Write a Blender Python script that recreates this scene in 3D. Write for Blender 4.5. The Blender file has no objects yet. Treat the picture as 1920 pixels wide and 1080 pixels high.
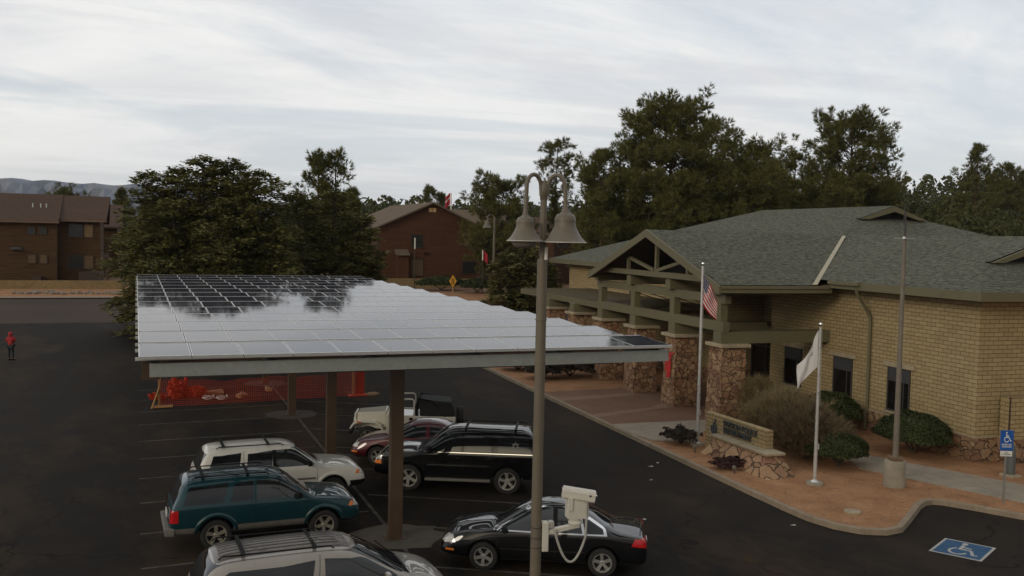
import bpy, bmesh, math, random
import numpy as np
from mathutils import Vector, Matrix
from mathutils.bvhtree import BVHTree
R = math.radians
S = bpy.context.scene
COL = S.collection

# ------------------------------------------------------------------ camera
def make_camera():
    f, yaw, pitch, roll, H = 1797.396, 0.374194, 0.0534655, 0.0213894, 7.62248
    cy, sy, cp, sp = math.cos(yaw), math.sin(yaw), math.cos(pitch), math.sin(pitch)
    fw = Vector((sy*cp, cy*cp, -sp)); r0 = Vector((cy, -sy, 0)); u0 = r0.cross(fw)
    r = math.cos(roll)*r0 + math.sin(roll)*u0; u = -math.sin(roll)*r0 + math.cos(roll)*u0
    cd = bpy.data.cameras.new('camera'); co = bpy.data.objects.new('camera', cd); COL.objects.link(co)
    cd.sensor_width = 36; cd.lens = f/1920*36; cd.clip_start = 0.1; cd.clip_end = 12000
    m = Matrix(((r.x, u.x, -fw.x, 0), (r.y, u.y, -fw.y, 0), (r.z, u.z, -fw.z, H), (0, 0, 0, 1)))
    co.matrix_world = m
    S.camera = co
make_camera()

# ------------------------------------------------------------------ sky, sun, exposure
SUN_EL, SUN_AZ = 18, 242            # degrees; azimuth clockwise from +Y: behind and left of the camera
def make_world():
    w = bpy.data.worlds.new('World'); S.world = w; w.use_nodes = True
    nt = w.node_tree; N = nt.nodes; L = nt.links; N.clear()
    out = N.new('ShaderNodeOutputWorld'); bg = N.new('ShaderNodeBackground'); bg.inputs['Strength'].default_value = 0.1
    sky = N.new('ShaderNodeTexSky'); sky.sky_type = 'NISHITA'; sky.sun_disc = False
    sky.sun_elevation = R(SUN_EL); sky.sun_rotation = R(SUN_AZ)
    tc = N.new('ShaderNodeTexCoord'); sep = N.new('ShaderNodeSeparateXYZ'); L.new(tc.outputs['Generated'], sep.inputs[0])
    def math_(op, a, b=None):
        n = N.new('ShaderNodeMath'); n.operation = op
        for i, s in enumerate((a, b)):
            if s is None: continue
            if isinstance(s, (int, float)): n.inputs[i].default_value = s
            else: L.new(s, n.inputs[i])
        return n.outputs[0]
    z = math_('MAXIMUM', sep.outputs['Z'], 0.0)
    zz = math_('ADD', z, 0.10)
    ux = math_('DIVIDE', sep.outputs['X'], zz); uy = math_('DIVIDE', sep.outputs['Y'], zz)
    cmb = N.new('ShaderNodeCombineXYZ'); L.new(ux, cmb.inputs[0]); L.new(uy, cmb.inputs[1])
    def cloud(rot, sc, scale, detail, rough, dist, lo, hi):
        mp = N.new('ShaderNodeMapping'); mp.inputs['Rotation'].default_value = (0, 0, R(rot)); mp.inputs['Scale'].default_value = sc
        L.new(cmb.outputs[0], mp.inputs[0])
        n = N.new('ShaderNodeTexNoise'); n.inputs['Scale'].default_value = scale; n.inputs['Detail'].default_value = detail
        n.inputs['Roughness'].default_value = rough; n.inputs['Distortion'].default_value = dist
        L.new(mp.outputs[0], n.inputs['Vector'])
        mr = N.new('ShaderNodeMapRange'); mr.interpolation_type = 'SMOOTHSTEP'
        mr.inputs['From Min'].default_value = lo; mr.inputs['From Max'].default_value = hi
        L.new(n.outputs['Fac'], mr.inputs['Value'])
        return mr.outputs['Result']
    def mix(fac, a, b):
        m = N.new('ShaderNodeMix'); m.data_type = 'RGBA'
        if isinstance(fac, float): m.inputs['Factor'].default_value = fac
        else: L.new(fac, m.inputs['Factor'])
        for s, i in ((a, 6), (b, 7)):
            if isinstance(s, tuple): m.inputs[i].default_value = s
            else: L.new(s, m.inputs[i])
        return m.outputs[2]
    broad = cloud(24, (0.55, 1.0, 1), 0.75, 7, 0.58, 0.9, 0.38, 0.64)
    fine = cloud(34, (0.38, 1.0, 1), 1.7, 9, 0.64, 1.2, 0.42, 0.66)
    thin = cloud(12, (0.6, 1.0, 1), 0.55, 7, 0.6, 1.2, 0.36, 0.58)
    white = mix(broad, (7.7, 7.75, 7.9, 1), (9.3, 9.25, 9.1, 1))
    white = mix(math_('MULTIPLY', fine, 0.6), white, (10.0, 9.9, 9.6, 1))
    blue = mix(0.62, sky.outputs[0], (7.0, 7.6, 8.4, 1))
    both = mix(math_('ADD', math_('MULTIPLY', thin, 0.7), 0.3), blue, white)
    # pale warm band low over the horizon, where the layer of cloud is seen edge on
    low = N.new('ShaderNodeMapRange'); low.inputs['From Min'].default_value = 0.0; low.inputs['From Max'].default_value = 0.16
    low.inputs['To Min'].default_value = 0.55; low.inputs['To Max'].default_value = 0.0
    L.new(z, low.inputs['Value'])
    warm = N.new('ShaderNodeMapRange'); warm.interpolation_type = 'SMOOTHSTEP'; warm.inputs['From Min'].default_value = 0.12; warm.inputs['From Max'].default_value = -0.28; L.new(sep.outputs['X'], warm.inputs['Value'])
    both = mix(low.outputs['Result'], both, mix(warm.outputs['Result'], (7.7, 7.9, 8.1, 1), (9.8, 9.5, 8.5, 1)))
    # unseen sky behind the viewer dimmed so camera-facing surfaces darken; full brightness ahead
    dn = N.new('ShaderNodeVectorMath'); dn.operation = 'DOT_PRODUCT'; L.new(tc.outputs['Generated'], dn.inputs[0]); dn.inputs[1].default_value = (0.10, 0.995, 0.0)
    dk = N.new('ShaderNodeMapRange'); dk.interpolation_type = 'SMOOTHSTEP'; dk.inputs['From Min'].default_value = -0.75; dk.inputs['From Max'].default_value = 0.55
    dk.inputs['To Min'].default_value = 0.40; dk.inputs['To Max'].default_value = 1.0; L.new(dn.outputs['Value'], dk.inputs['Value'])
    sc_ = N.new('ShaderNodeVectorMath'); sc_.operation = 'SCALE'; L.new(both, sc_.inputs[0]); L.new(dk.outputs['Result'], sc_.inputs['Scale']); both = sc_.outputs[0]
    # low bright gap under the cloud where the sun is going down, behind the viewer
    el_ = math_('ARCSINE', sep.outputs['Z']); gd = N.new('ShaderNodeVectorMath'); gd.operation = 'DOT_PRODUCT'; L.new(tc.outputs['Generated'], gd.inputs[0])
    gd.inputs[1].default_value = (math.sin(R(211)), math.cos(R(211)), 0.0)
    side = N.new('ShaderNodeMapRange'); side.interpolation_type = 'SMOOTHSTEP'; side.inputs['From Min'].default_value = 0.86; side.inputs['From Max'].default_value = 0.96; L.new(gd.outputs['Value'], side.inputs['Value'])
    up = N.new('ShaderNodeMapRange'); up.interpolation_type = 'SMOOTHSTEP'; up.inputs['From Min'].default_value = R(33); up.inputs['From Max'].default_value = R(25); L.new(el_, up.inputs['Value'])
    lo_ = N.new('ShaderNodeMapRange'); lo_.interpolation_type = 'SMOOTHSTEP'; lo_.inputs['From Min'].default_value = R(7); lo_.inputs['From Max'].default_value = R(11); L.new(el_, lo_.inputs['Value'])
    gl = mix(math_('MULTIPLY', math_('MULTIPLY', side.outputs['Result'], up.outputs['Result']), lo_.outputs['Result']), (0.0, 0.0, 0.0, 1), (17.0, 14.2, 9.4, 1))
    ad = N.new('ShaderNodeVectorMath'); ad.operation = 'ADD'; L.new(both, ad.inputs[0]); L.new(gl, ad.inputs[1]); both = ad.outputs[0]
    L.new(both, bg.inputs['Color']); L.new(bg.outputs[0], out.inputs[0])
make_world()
def make_sun():
    d = bpy.data.lights.new('sun', 'SUN'); d.energy = 0.8; d.angle = R(14); d.color = (1.0, 0.90, 0.74)
    o = bpy.data.objects.new('sun', d); COL.objects.link(o)
    el, az = R(SUN_EL), R(SUN_AZ)
    v = Vector((math.sin(az)*math.cos(el), math.cos(az)*math.cos(el), math.sin(el)))
    o.rotation_euler = v.to_track_quat('Z', 'Y').to_euler(); o.location = v*60
make_sun()
S.view_settings.view_transform = 'Standard'; S.view_settings.look = 'None'
S.view_settings.exposure = 0.0; S.view_settings.gamma = 1.0; S.view_settings.use_curve_mapping = False
S.render.engine = 'CYCLES'
S.cycles.max_bounces = 6; S.cycles.transparent_max_bounces = 12

# ------------------------------------------------------------------ materials
class NT:
    def __init__(s, name):
        s.m = bpy.data.materials.new(name); s.m.use_nodes = True
        s.t = s.m.node_tree; s.N = s.t.nodes; s.L = s.t.links
        s.b = s.N['Principled BSDF']; s.tc = s.N.new('ShaderNodeTexCoord')
    def node(s, t, **kw):
        n = s.N.new(t)
        for k, v in kw.items(): setattr(n, k, v)
        return n
    def inp(s, n, i, v):
        if isinstance(v, (int, float, tuple)): n.inputs[i].default_value = v
        else: s.L.new(v, n.inputs[i])
    def math(s, op, a, b=None, c=None):
        n = s.node('ShaderNodeMath', operation=op)
        for i, v in enumerate((a, b, c)):
            if v is not None: s.inp(n, i, v)
        return n.outputs[0]
    def noise(s, scale, detail=4, rough=0.6, vec=None, dist=0.0):
        n = s.node('ShaderNodeTexNoise'); n.inputs['Scale'].default_value = scale
        n.inputs['Detail'].default_value = detail; n.inputs['Roughness'].default_value = rough; n.inputs['Distortion'].default_value = dist
        s.L.new(vec if vec is not None else s.tc.outputs['Object'], n.inputs['Vector'])
        return n.outputs['Fac']
    def ramp(s, v, lo, hi, a=0.0, b=1.0):
        n = s.node('ShaderNodeMapRange'); s.inp(n, 0, v)
        for i, q in zip((1, 2, 3, 4), (lo, hi, a, b)): n.inputs[i].default_value = q
        return n.outputs[0]
    def mix(s, f, a, b, mode='MIX'):
        n = s.node('ShaderNodeMix', data_type='RGBA', blend_type=mode)
        s.inp(n, 0, f)
        for i, q in ((6, a), (7, b)): s.inp(n, i, q if not isinstance(q, tuple) or len(q) == 4 else q+(1,))
        return n.outputs[2]
    def bump(s, h, strength=0.3, dist=0.02):
        n = s.node('ShaderNodeBump'); n.inputs['Strength'].default_value = strength; n.inputs['Distance'].default_value = dist
        s.L.new(h, n.inputs['Height']); s.L.new(n.outputs[0], s.b.inputs['Normal'])
    def set(s, **kw):
        for k, v in kw.items():
            k = {'color': 'Base Color', 'rough': 'Roughness', 'metal': 'Metallic', 'coat': 'Coat Weight', 'spec': 'Specular IOR Level',
                 'coat_rough': 'Coat Roughness', 'ior': 'IOR'}[k]
            if isinstance(v, tuple) and len(v) == 3: v = v+(1,)
            s.inp(s.b, k, v)
        return s.m
    def mapped(s, loc=(0, 0, 0), rot=(0, 0, 0), sc=(1, 1, 1), src='Object'):
        n = s.node('ShaderNodeMapping'); n.inputs[1].default_value = loc; n.inputs[2].default_value = rot; n.inputs[3].default_value = sc
        s.L.new(s.tc.outputs[src], n.inputs[0]); return n.outputs[0]
    def wallvec(s, sx=1.0, sz=1.0):     # (x+y, z): runs along any axis-aligned wall
        sep = s.node('ShaderNodeSeparateXYZ'); s.L.new(s.tc.outputs['Object'], sep.inputs[0])
        a = s.math('MULTIPLY', s.math('ADD', sep.outputs[0], sep.outputs[1]), sx); z = s.math('MULTIPLY', sep.outputs[2], sz)
        c = s.node('ShaderNodeCombineXYZ'); s.L.new(a, c.inputs[0]); s.L.new(z, c.inputs[1]); return c.outputs[0]

def scl(c, k): return tuple(min(1, x*k) for x in c)
def mat(name, col, rough=0.7, metal=0.0, var=0.25, scale=6.0, bump=0.0, coat=0.0, spec=0.5):
    t = NT(name)
    n = t.noise(scale, 5, 0.65); n2 = t.noise(scale*0.17, 3, 0.6)
    f = t.math('ADD', t.math('MULTIPLY', n, 0.6), t.math('MULTIPLY', n2, 0.4))
    c = t.mix(t.ramp(f, 0.3, 0.7), scl(col, 1-var), scl(col, 1+var))
    t.set(color=c, metal=metal, coat=coat, spec=spec, rough=t.ramp(n, 0.3, 0.7, max(0.02, rough-0.06), min(1, rough+0.06)))
    if bump: t.bump(n, bump, 0.02)
    return t.m

def m_paint(name, col, metal=0.0, rough=0.22, flake=0.08, spec=0.5):
    t = NT(name); n = t.noise(3.0, 4, 0.6); d = t.noise(0.9, 5, 0.7)
    t.set(color=t.mix(t.ramp(d, 0.35, 0.75), scl(col, 1-flake), scl(col, 1+flake)), metal=metal, rough=t.ramp(n, 0.3, 0.7, rough+0.1, rough+0.25), coat=1.0, coat_rough=0.012, spec=spec*(0.7 if metal else 0.1))
    return t.m
def m_brick():
    t = NT('tan_brick'); v = t.wallvec()
    b = t.node('ShaderNodeTexBrick'); t.L.new(v, b.inputs['Vector'])
    b.inputs['Scale'].default_value = 1.0; b.inputs['Brick Width'].default_value = 0.42; b.inputs['Row Height'].default_value = 0.15
    b.inputs['Mortar Size'].default_value = 0.011; b.inputs['Mortar Smooth'].default_value = 0.25; b.inputs['Bias'].default_value = -0.1
    b.inputs['Color1'].default_value = (0.41, 0.322, 0.178, 1); b.inputs['Color2'].default_value = (0.335, 0.258, 0.138, 1); b.inputs['Mortar'].default_value = (0.13, 0.095, 0.05, 1)
    n = t.noise(0.5, 4, 0.6); n2 = t.noise(14, 4, 0.7)
    c = t.mix(t.ramp(n, 0.3, 0.75, 0.0, 0.45), b.outputs['Color'], t.mix(1.0, b.outputs['Color'], (0.86, 0.80, 0.66), 'MULTIPLY'))
    c = t.mix(t.ramp(n2, 0.35, 0.75, 0.0, 0.35), c, t.mix(1.0, c, (0.7, 0.66, 0.6), 'MULTIPLY'))
    t.set(color=c, rough=0.9, spec=0.25); t.bump(t.math('SUBTRACT', t.math('MULTIPLY', n2, 0.3), b.outputs['Fac']), 0.55, 0.012); return t.m
def m_stone(name='field_stone', scale=3.3, bright=1.0):
    t = NT(name); vec = t.mapped(sc=(1, 1, 1.25))
    nz = t.node('ShaderNodeTexNoise'); nz.inputs['Scale'].default_value = 3; t.L.new(vec, nz.inputs['Vector'])
    wv = t.node('ShaderNodeVectorMath', operation='MULTIPLY_ADD'); t.L.new(nz.outputs['Color'], wv.inputs[0]); wv.inputs[1].default_value = (0.34,)*3; t.L.new(vec, wv.inputs[2])
    vo = t.node('ShaderNodeTexVoronoi', feature='F1'); vo.inputs['Scale'].default_value = scale; t.L.new(wv.outputs[0], vo.inputs['Vector'])
    ve = t.node('ShaderNodeTexVoronoi', feature='DISTANCE_TO_EDGE'); ve.inputs['Scale'].default_value = scale; t.L.new(wv.outputs[0], ve.inputs['Vector'])
    sep = t.node('ShaderNodeSeparateColor'); t.L.new(vo.outputs['Color'], sep.inputs[0])
    cr = t.node('ShaderNodeValToRGB'); t.L.new(sep.outputs[0], cr.inputs[0]); e = cr.color_ramp.elements
    cols = [(0.0, (0.22, 0.12, 0.075)), (0.25, (0.32, 0.195, 0.115)), (0.45, (0.38, 0.245, 0.14)), (0.65, (0.28, 0.145, 0.09)), (0.82, (0.42, 0.285, 0.165)), (1.0, (0.34, 0.21, 0.125))]
    e[0].position, e[0].color = 0.0, scl(cols[0][1], bright)+(1,)
    e[1].position, e[1].color = 1.0, scl(cols[-1][1], bright)+(1,)
    for p, c in cols[1:-1]:
        q = e.new(p); q.color = scl(c, bright)+(1,)
    n = t.noise(9, 5, 0.7)
    c = t.mix(t.ramp(n, 0.35, 0.7, 0.0, 0.5), cr.outputs[0], t.mix(1.0, cr.outputs[0], (0.6, 0.52, 0.48), 'MULTIPLY'))
    joint = t.ramp(ve.outputs['Distance'], 0.0, 0.05, 0.0, 1.0)
    c = t.mix(joint, (0.150, 0.098, 0.064), c)
    t.set(color=c, rough=0.88, spec=0.25); t.bump(t.math('ADD', joint, t.math('MULTIPLY', n, 0.5)), 1.0, 0.09); return t.m
def m_shingle(name, c1, c2, c3, course=0.045, wid=0.33):
    t = NT(name); v = t.wallvec()
    b = t.node('ShaderNodeTexBrick'); t.L.new(v, b.inputs['Vector']); b.inputs['Scale'].default_value = 1.0
    b.inputs['Brick Width'].default_value = wid; b.inputs['Row Height'].default_value = course; b.inputs['Mortar Size'].default_value = 0.004; b.inputs['Mortar Smooth'].default_value = 0.3
    b.inputs['Color1'].default_value = c1+(1,); b.inputs['Color2'].default_value = c2+(1,); b.inputs['Mortar'].default_value = scl(c2, 0.45)+(1,); b.inputs['Bias'].default_value = 0.0
    wn = t.node('ShaderNodeTexNoise'); wn.inputs['Scale'].default_value = 5.0; wn.inputs['Detail'].default_value = 6; wn.inputs['Roughness'].default_value = 0.8
    t.L.new(t.wallvec(1, 5), wn.inputs['Vector'])
    big = t.noise(0.35, 4, 0.6)
    c = t.mix(t.ramp(wn.outputs['Fac'], 0.46, 0.60), b.outputs['Color'], c3)
    c = t.mix(t.ramp(big, 0.35, 0.7, 0.0, 0.3), c, t.mix(1.0, c, (0.75, 0.72, 0.68), 'MULTIPLY'))
    t.set(color=c, rough=0.95, spec=0.06); t.bump(t.math('SUBTRACT', wn.outputs['Fac'], b.outputs['Fac']), 0.4, 0.015); return t.m
def m_siding(name, c1, c2, board=0.24):
    t = NT(name); sep = t.node('ShaderNodeSeparateXYZ'); t.L.new(t.tc.outputs['Object'], sep.inputs[0])
    fr = t.math('FRACT', t.math('DIVIDE', sep.outputs[2], board))
    gap = t.ramp(fr, 0.0, 0.10, 0.0, 1.0)
    st = t.node('ShaderNodeTexNoise'); st.inputs['Scale'].default_value = 1.0; st.inputs['Detail'].default_value = 5; t.L.new(t.wallvec(0.35, 6.0), st.inputs['Vector'])
    c = t.mix(t.ramp(st.outputs['Fac'], 0.32, 0.7), c1, c2)
    n = t.noise(0.4, 4, 0.7); c = t.mix(t.ramp(n, 0.4, 0.7, 0, 0.45), c, scl(c1, 0.75))
    c = t.mix(gap, scl(c1, 0.3), c)
    t.set(color=c, rough=0.85, spec=0.2); t.bump(gap, 0.5, 0.02); return t.m
def m_ground(name, c1, c2, scale, fine, rough=0.95, bump=0.3, c3=None, spec=0.2):
    t = NT(name); a = t.noise(scale, 6, 0.65); b = t.noise(fine, 3, 0.7)
    c = t.mix(t.ramp(a, 0.32, 0.68), c1, c2)
    c = t.mix(t.ramp(b, 0.3, 0.7, 0.0, 0.75), c, t.mix(1.0, c, (0.55, 0.55, 0.55), 'MULTIPLY'))
    if c3:
        k = t.noise(fine*0.45, 2, 0.5, vec=t.mapped(loc=(7, 3, 1))); c = t.mix(t.ramp(k, 0.58, 0.66, 0, 0.6), c, c3)
    t.set(color=c, rough=rough, spec=spec); t.bump(b, bump, 0.02); return t.m
def m_asphalt():
    t = NT('old_asphalt'); fine = t.noise(55, 4, 0.75); mid = t.noise(0.55, 6, 0.7); big = t.noise(0.09, 4, 0.6)
    st = t.noise(0.32, 5, 0.7, vec=t.mapped(loc=(11, 5, 2), sc=(1.0, 0.45, 1)))
    c = t.mix(t.ramp(big, 0.35, 0.65), (0.0160, 0.0136, 0.0115), (0.026, 0.0205, 0.0160))
    c = t.mix(t.ramp(mid, 0.42, 0.72, 0, 0.8), c, (0.043, 0.033, 0.0245))
    c = t.mix(t.ramp(st, 0.50, 0.70, 0, 0.8), c, (0.066, 0.043, 0.023))
    c = t.mix(t.ramp(fine, 0.3, 0.75, 0, 0.8), c, t.mix(1.0, c, (0.5, 0.5, 0.5), 'MULTIPLY'))
    wn = t.node('ShaderNodeTexNoise'); wn.inputs['Scale'].default_value = 1.2; wn.inputs['Detail'].default_value = 5; t.L.new(t.tc.outputs['Object'], wn.inputs['Vector'])
    wa = t.node('ShaderNodeVectorMath', operation='MULTIPLY_ADD'); t.L.new(wn.outputs['Color'], wa.inputs[0]); wa.inputs[1].default_value = (1.6, 1.6, 0); t.L.new(t.tc.outputs['Object'], wa.inputs[2])
    ck = t.node('ShaderNodeTexVoronoi', feature='DISTANCE_TO_EDGE'); ck.inputs['Scale'].default_value = 0.16; t.L.new(wa.outputs[0], ck.inputs['Vector'])
    c = t.mix(t.math('MULTIPLY', t.ramp(ck.outputs['Distance'], 0.002, 0.006, 1, 0), t.ramp(mid, 0.4, 0.6, 0.1, 0.8)), c, (0.008, 0.007, 0.006))
    oil = t.node('ShaderNodeTexVoronoi', feature='F1'); oil.inputs['Scale'].default_value = 0.33; oil.inputs['Randomness'].default_value = 0.9; t.L.new(wa.outputs[0], oil.inputs['Vector'])
    c = t.mix(t.ramp(oil.outputs['Distance'], 0.05, 0.28, 0.65, 0.0), c, (0.011, 0.009, 0.0075))
    sp = t.node('ShaderNodeTexVoronoi', feature='F1'); sp.inputs['Scale'].default_value = 9; t.L.new(t.tc.outputs['Object'], sp.inputs['Vector'])
    c = t.mix(t.ramp(sp.outputs['Distance'], 0.03, 0.09, 0.30, 0.0), c, (0.10, 0.09, 0.08))
    t.set(color=c, rough=t.ramp(mid, 0.3, 0.7, 0.8, 0.95), spec=0.10); t.bump(fine, 0.35, 0.01); return t.m
def m_concrete(name, col=(0.36, 0.32, 0.26), scale=1.4):
    t = NT(name); a = t.noise(scale, 6, 0.7); b = t.noise(30, 3, 0.7); d = t.noise(scale*3, 4, 0.7, vec=t.mapped(loc=(3, 1, 9), sc=(1, 1, 0.3)))
    c = t.mix(t.ramp(a, 0.3, 0.7), scl(col, 0.72), scl(col, 1.12))
    c = t.mix(t.ramp(d, 0.52, 0.72, 0, 0.55), c, scl(col, 0.45))
    c = t.mix(t.ramp(b, 0.35, 0.7, 0, 0.4), c, scl(col, 0.7))
    t.set(color=c, rough=0.92, spec=0.25); t.bump(b, 0.3, 0.01); return t.m
def m_leaf(name, c1, c2, scale=0.9, trans=0.12):
    t = NT(name); a = t.noise(scale, 4, 0.7); b = t.noise(scale*7, 2, 0.6)
    f = t.math('ADD', t.math('MULTIPLY', a, 0.65), t.math('MULTIPLY', b, 0.35))
    c = t.mix(t.ramp(f, 0.35, 0.65), c1, c2)
    t.set(color=c, rough=0.75, spec=0.2)
    tr = t.node('ShaderNodeBsdfTranslucent'); t.L.new(c, tr.inputs[0]); mx = t.node('ShaderNodeMixShader'); mx.inputs[0].default_value = trans
    t.L.new(t.b.outputs[0], mx.inputs[1]); t.L.new(tr.outputs[0], mx.inputs[2]); t.L.new(mx.outputs[0], t.N['Material Output'].inputs[0]); return t.m
def m_glass(name, col=(0.012, 0.014, 0.015), rough=0.03, spec=0.6, var=0.3):
    t = NT(name); n = t.noise(1.7, 3, 0.6); t.set(color=t.mix(t.ramp(n, 0.35, 0.7), scl(col, 1-var), scl(col, 1+var)), rough=rough, spec=spec, coat=0.3, coat_rough=0.02); return t.m
def m_solar():
    t = NT('solar_glass'); sep = t.node('ShaderNodeSeparateXYZ'); t.L.new(t.tc.outputs['Object'], sep.inputs[0])
    gx = t.math('FRACT', t.math('DIVIDE', sep.outputs[0], 0.158)); gy = t.math('FRACT', t.math('DIVIDE', sep.outputs[1], 0.158))
    ln = t.math('MAXIMUM', t.ramp(gx, 0.0, 0.05, 1, 0), t.ramp(gy, 0.0, 0.04, 1, 0))
    oi = t.node('ShaderNodeObjectInfo'); n = t.noise(1.3, 4, 0.6); dust = t.noise(22, 4, 0.75)
    c = t.mix(t.ramp(n, 0.3, 0.7), (0.010, 0.013, 0.026), (0.022, 0.026, 0.045))
    c = t.mix(t.math('MULTIPLY', ln, 0.35), c, (0.16, 0.17, 0.2))
    c = t.mix(t.ramp(dust, 0.35, 0.8, 0.05, 0.22), c, (0.17, 0.16, 0.16))
    c = t.mix(t.math('MULTIPLY', oi.outputs['Random'], 0.10), c, (0.20, 0.19, 0.20))
    t.set(color=c, rough=t.ramp(n, 0.3, 0.7, 0.03, 0.085), spec=0.20)
    t.bump(t.noise(1.1, 3, 0.5, vec=t.tc.outputs['Object']), 0.03, 0.02)
    return t.m

M = {}
M['brick'] = m_brick(); M['stone'] = m_stone(); M['stone_dark'] = m_stone('base_stone', 2.6, 0.85); M['stone_sign'] = m_stone('sign_stone', 2.2, 1.15)
M['shingle'] = m_shingle('roof_shingle', (0.052, 0.057, 0.042), (0.100, 0.103, 0.080), (0.195, 0.190, 0.150), 0.055, 0.36)
M['shingle_brown'] = m_shingle('brown_shingle', (0.085, 0.055, 0.042), (0.10, 0.066, 0.05), (0.115, 0.08, 0.062), 0.07, 0.5)
M['shingle_tan'] = m_shingle('tan_shingle', (0.14, 0.105, 0.075), (0.16, 0.12, 0.085), (0.18, 0.14, 0.10), 0.07, 0.5)
M['trim'] = mat('olive_trim', (0.135, 0.118, 0.064), 0.7, var=0.12, scale=2.5, bump=0.08)
M['trim_roof'] = mat('olive_metal_roof', (0.12, 0.10, 0.06), 0.55, var=0.2, scale=3)
M['valley'] = mat('tan_flashing', (0.40, 0.34, 0.22), 0.5, var=0.1)
M['siding'] = m_siding('brown_siding', (0.066, 0.036, 0.016), (0.105, 0.060, 0.027))
M['siding_red'] = m_siding('red_brown_siding', (0.072, 0.031, 0.015), (0.112, 0.050, 0.024))
M['dark_trim'] = mat('dark_brown_trim', (0.05, 0.030, 0.02), 0.7)
M['asphalt'] = m_asphalt()
M['road'] = m_ground('brown_road', (0.060, 0.042, 0.034), (0.082, 0.058, 0.046), 0.15, 40, bump=0.2)
M['gravel'] = m_ground('red_gravel', (0.32, 0.158, 0.074), (0.47, 0.255, 0.130), 1.1, 17, bump=0.8, c3=(0.17, 0.10, 0.06))
M['dirt'] = m_ground('red_dirt', (0.20, 0.105, 0.058), (0.27, 0.16, 0.095), 0.2, 9, bump=0.4, c3=(0.10, 0.09, 0.04))
M['forest_floor'] = m_ground('forest_floor', (0.06, 0.05, 0.026), (0.10, 0.075, 0.04), 0.1, 3)
M['kerb'] = m_concrete('kerb_concrete', (0.30, 0.235, 0.165)); M['walk'] = m_concrete('walk_concrete', (0.34, 0.285, 0.215), 0.8)
M['paver'] = m_ground('red_paving', (0.21, 0.115, 0.075), (0.26, 0.155, 0.10), 0.8, 18, bump=0.2)
M['paver_tan'] = m_ground('tan_paving', (0.26, 0.17, 0.11), (0.31, 0.21, 0.14), 0.8, 18, bump=0.2); M['cap'] = m_concrete('cap_concrete', (0.40, 0.33, 0.22), 2.0); M['base_conc'] = m_concrete('base_concrete', (0.33, 0.29, 0.22), 2.2)
M['galv'] = mat('galvanised_steel', (0.40, 0.43, 0.40), 0.42, 0.55, var=0.16, scale=9)
M['alu'] = mat('aluminium', (0.72, 0.72, 0.70), 0.35, 0.6, var=0.06)
M['steel_brown'] = mat('brown_steel', (0.075, 0.045, 0.024), 0.55, var=0.2, scale=3)
M['steel_dark'] = mat('dark_steel', (0.05, 0.045, 0.04), 0.6)
M['solar'] = m_solar()
M['lamp'] = mat('bronze_paint', (0.150, 0.125, 0.088), 0.5, var=0.12, scale=7); M['lamp_rim'] = mat('pale_rim', (0.55, 0.52, 0.45), 0.4)
M['lens'] = mat('clouded_lens', (0.20, 0.18, 0.15), 0.25, var=0.1)
M['white'] = mat('white_paint', (0.74, 0.72, 0.66), 0.45, var=0.08); M['offwhite'] = mat('offwhite_metal', (0.62, 0.58, 0.50), 0.5, var=0.1)
M['conduit'] = mat('grey_conduit', (0.40, 0.38, 0.34), 0.6); M['black'] = mat('black_plastic', (0.010, 0.010, 0.010), 0.6, spec=0.15)
M['rubber'] = mat('tyre_rubber', (0.018, 0.017, 0.016), 0.85, var=0.2, scale=20); M['alloy'] = mat('alloy_metal', (0.62, 0.60, 0.56), 0.28, 0.75, var=0.1)
M['alloy_dull'] = mat('dull_alloy', (0.36, 0.33, 0.27), 0.4, 0.6, var=0.2); M['chrome'] = mat('chrome', (0.85, 0.85, 0.84), 0.09, 1.0, var=0.03)
M['glass'] = m_glass('tinted_glass'); M['glass_pale'] = m_glass('pale_window', (0.022, 0.025, 0.024), 0.03, 0.8); M['glass_bldg'] = m_glass('window_glass', (0.012, 0.011, 0.010), 0.12, 0.35)
M['shade'] = mat('grey_window_shade', (0.05, 0.05, 0.055), 0.5); M['dark'] = mat('dark_void', (0.006, 0.006, 0.006), 0.9)
M['red_light'] = mat('red_lens', (0.50, 0.012, 0.015), 0.15, var=0.1, coat=0.5); M['amber'] = mat('amber_lens', (0.75, 0.20, 0.03), 0.2, coat=0.5)
M['clear_lens'] = mat('clear_lens', (0.55, 0.54, 0.50), 0.12, 0.3, coat=0.6)
M['p_teal'] = m_paint('teal_paint', (0.005, 0.042, 0.053), 0.25); M['p_white'] = m_paint('white_car_paint', (0.68, 0.66, 0.60)); M['p_silver'] = m_paint('beige_silver_paint', (0.34, 0.31, 0.27), 0.35, 0.28)
M['p_black'] = m_paint('black_paint', (0.006, 0.006, 0.007)); M['p_red'] = m_paint('dark_red_paint', (0.075, 0.004, 0.008), 0.2); M['p_cream'] = m_paint('cream_paint', (0.66, 0.63, 0.53))
M['clad'] = mat('grey_cladding', (0.13, 0.12, 0.105), 0.6); M['canvas'] = mat('black_canvas', (0.010, 0.010, 0.010), 0.8)
M['orange'] = mat('orange_net', (0.47, 0.042, 0.013), 0.7, var=0.2); M['red_tube'] = mat('red_plastic', (0.42, 0.018, 0.016), 0.5); M['wood'] = mat('raw_wood', (0.42, 0.22, 0.09), 0.8)
M['paint_line'] = m_ground('worn_line_paint', (0.045, 0.038, 0.031), (0.17, 0.15, 0.125), 1.6, 16, rough=0.9)
M['blue'] = mat('sign_blue', (0.010, 0.090, 0.36), 0.45, var=0.08); M['blue_worn'] = m_ground('worn_blue_paint', (0.035, 0.10, 0.20), (0.05, 0.125, 0.235), 2.5, 24, rough=0.8, bump=0.1)
M['white_worn'] = m_ground('worn_white_paint', (0.42, 0.41, 0.38), (0.52, 0.51, 0.48), 3, 24, rough=0.8, bump=0.1)
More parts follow.
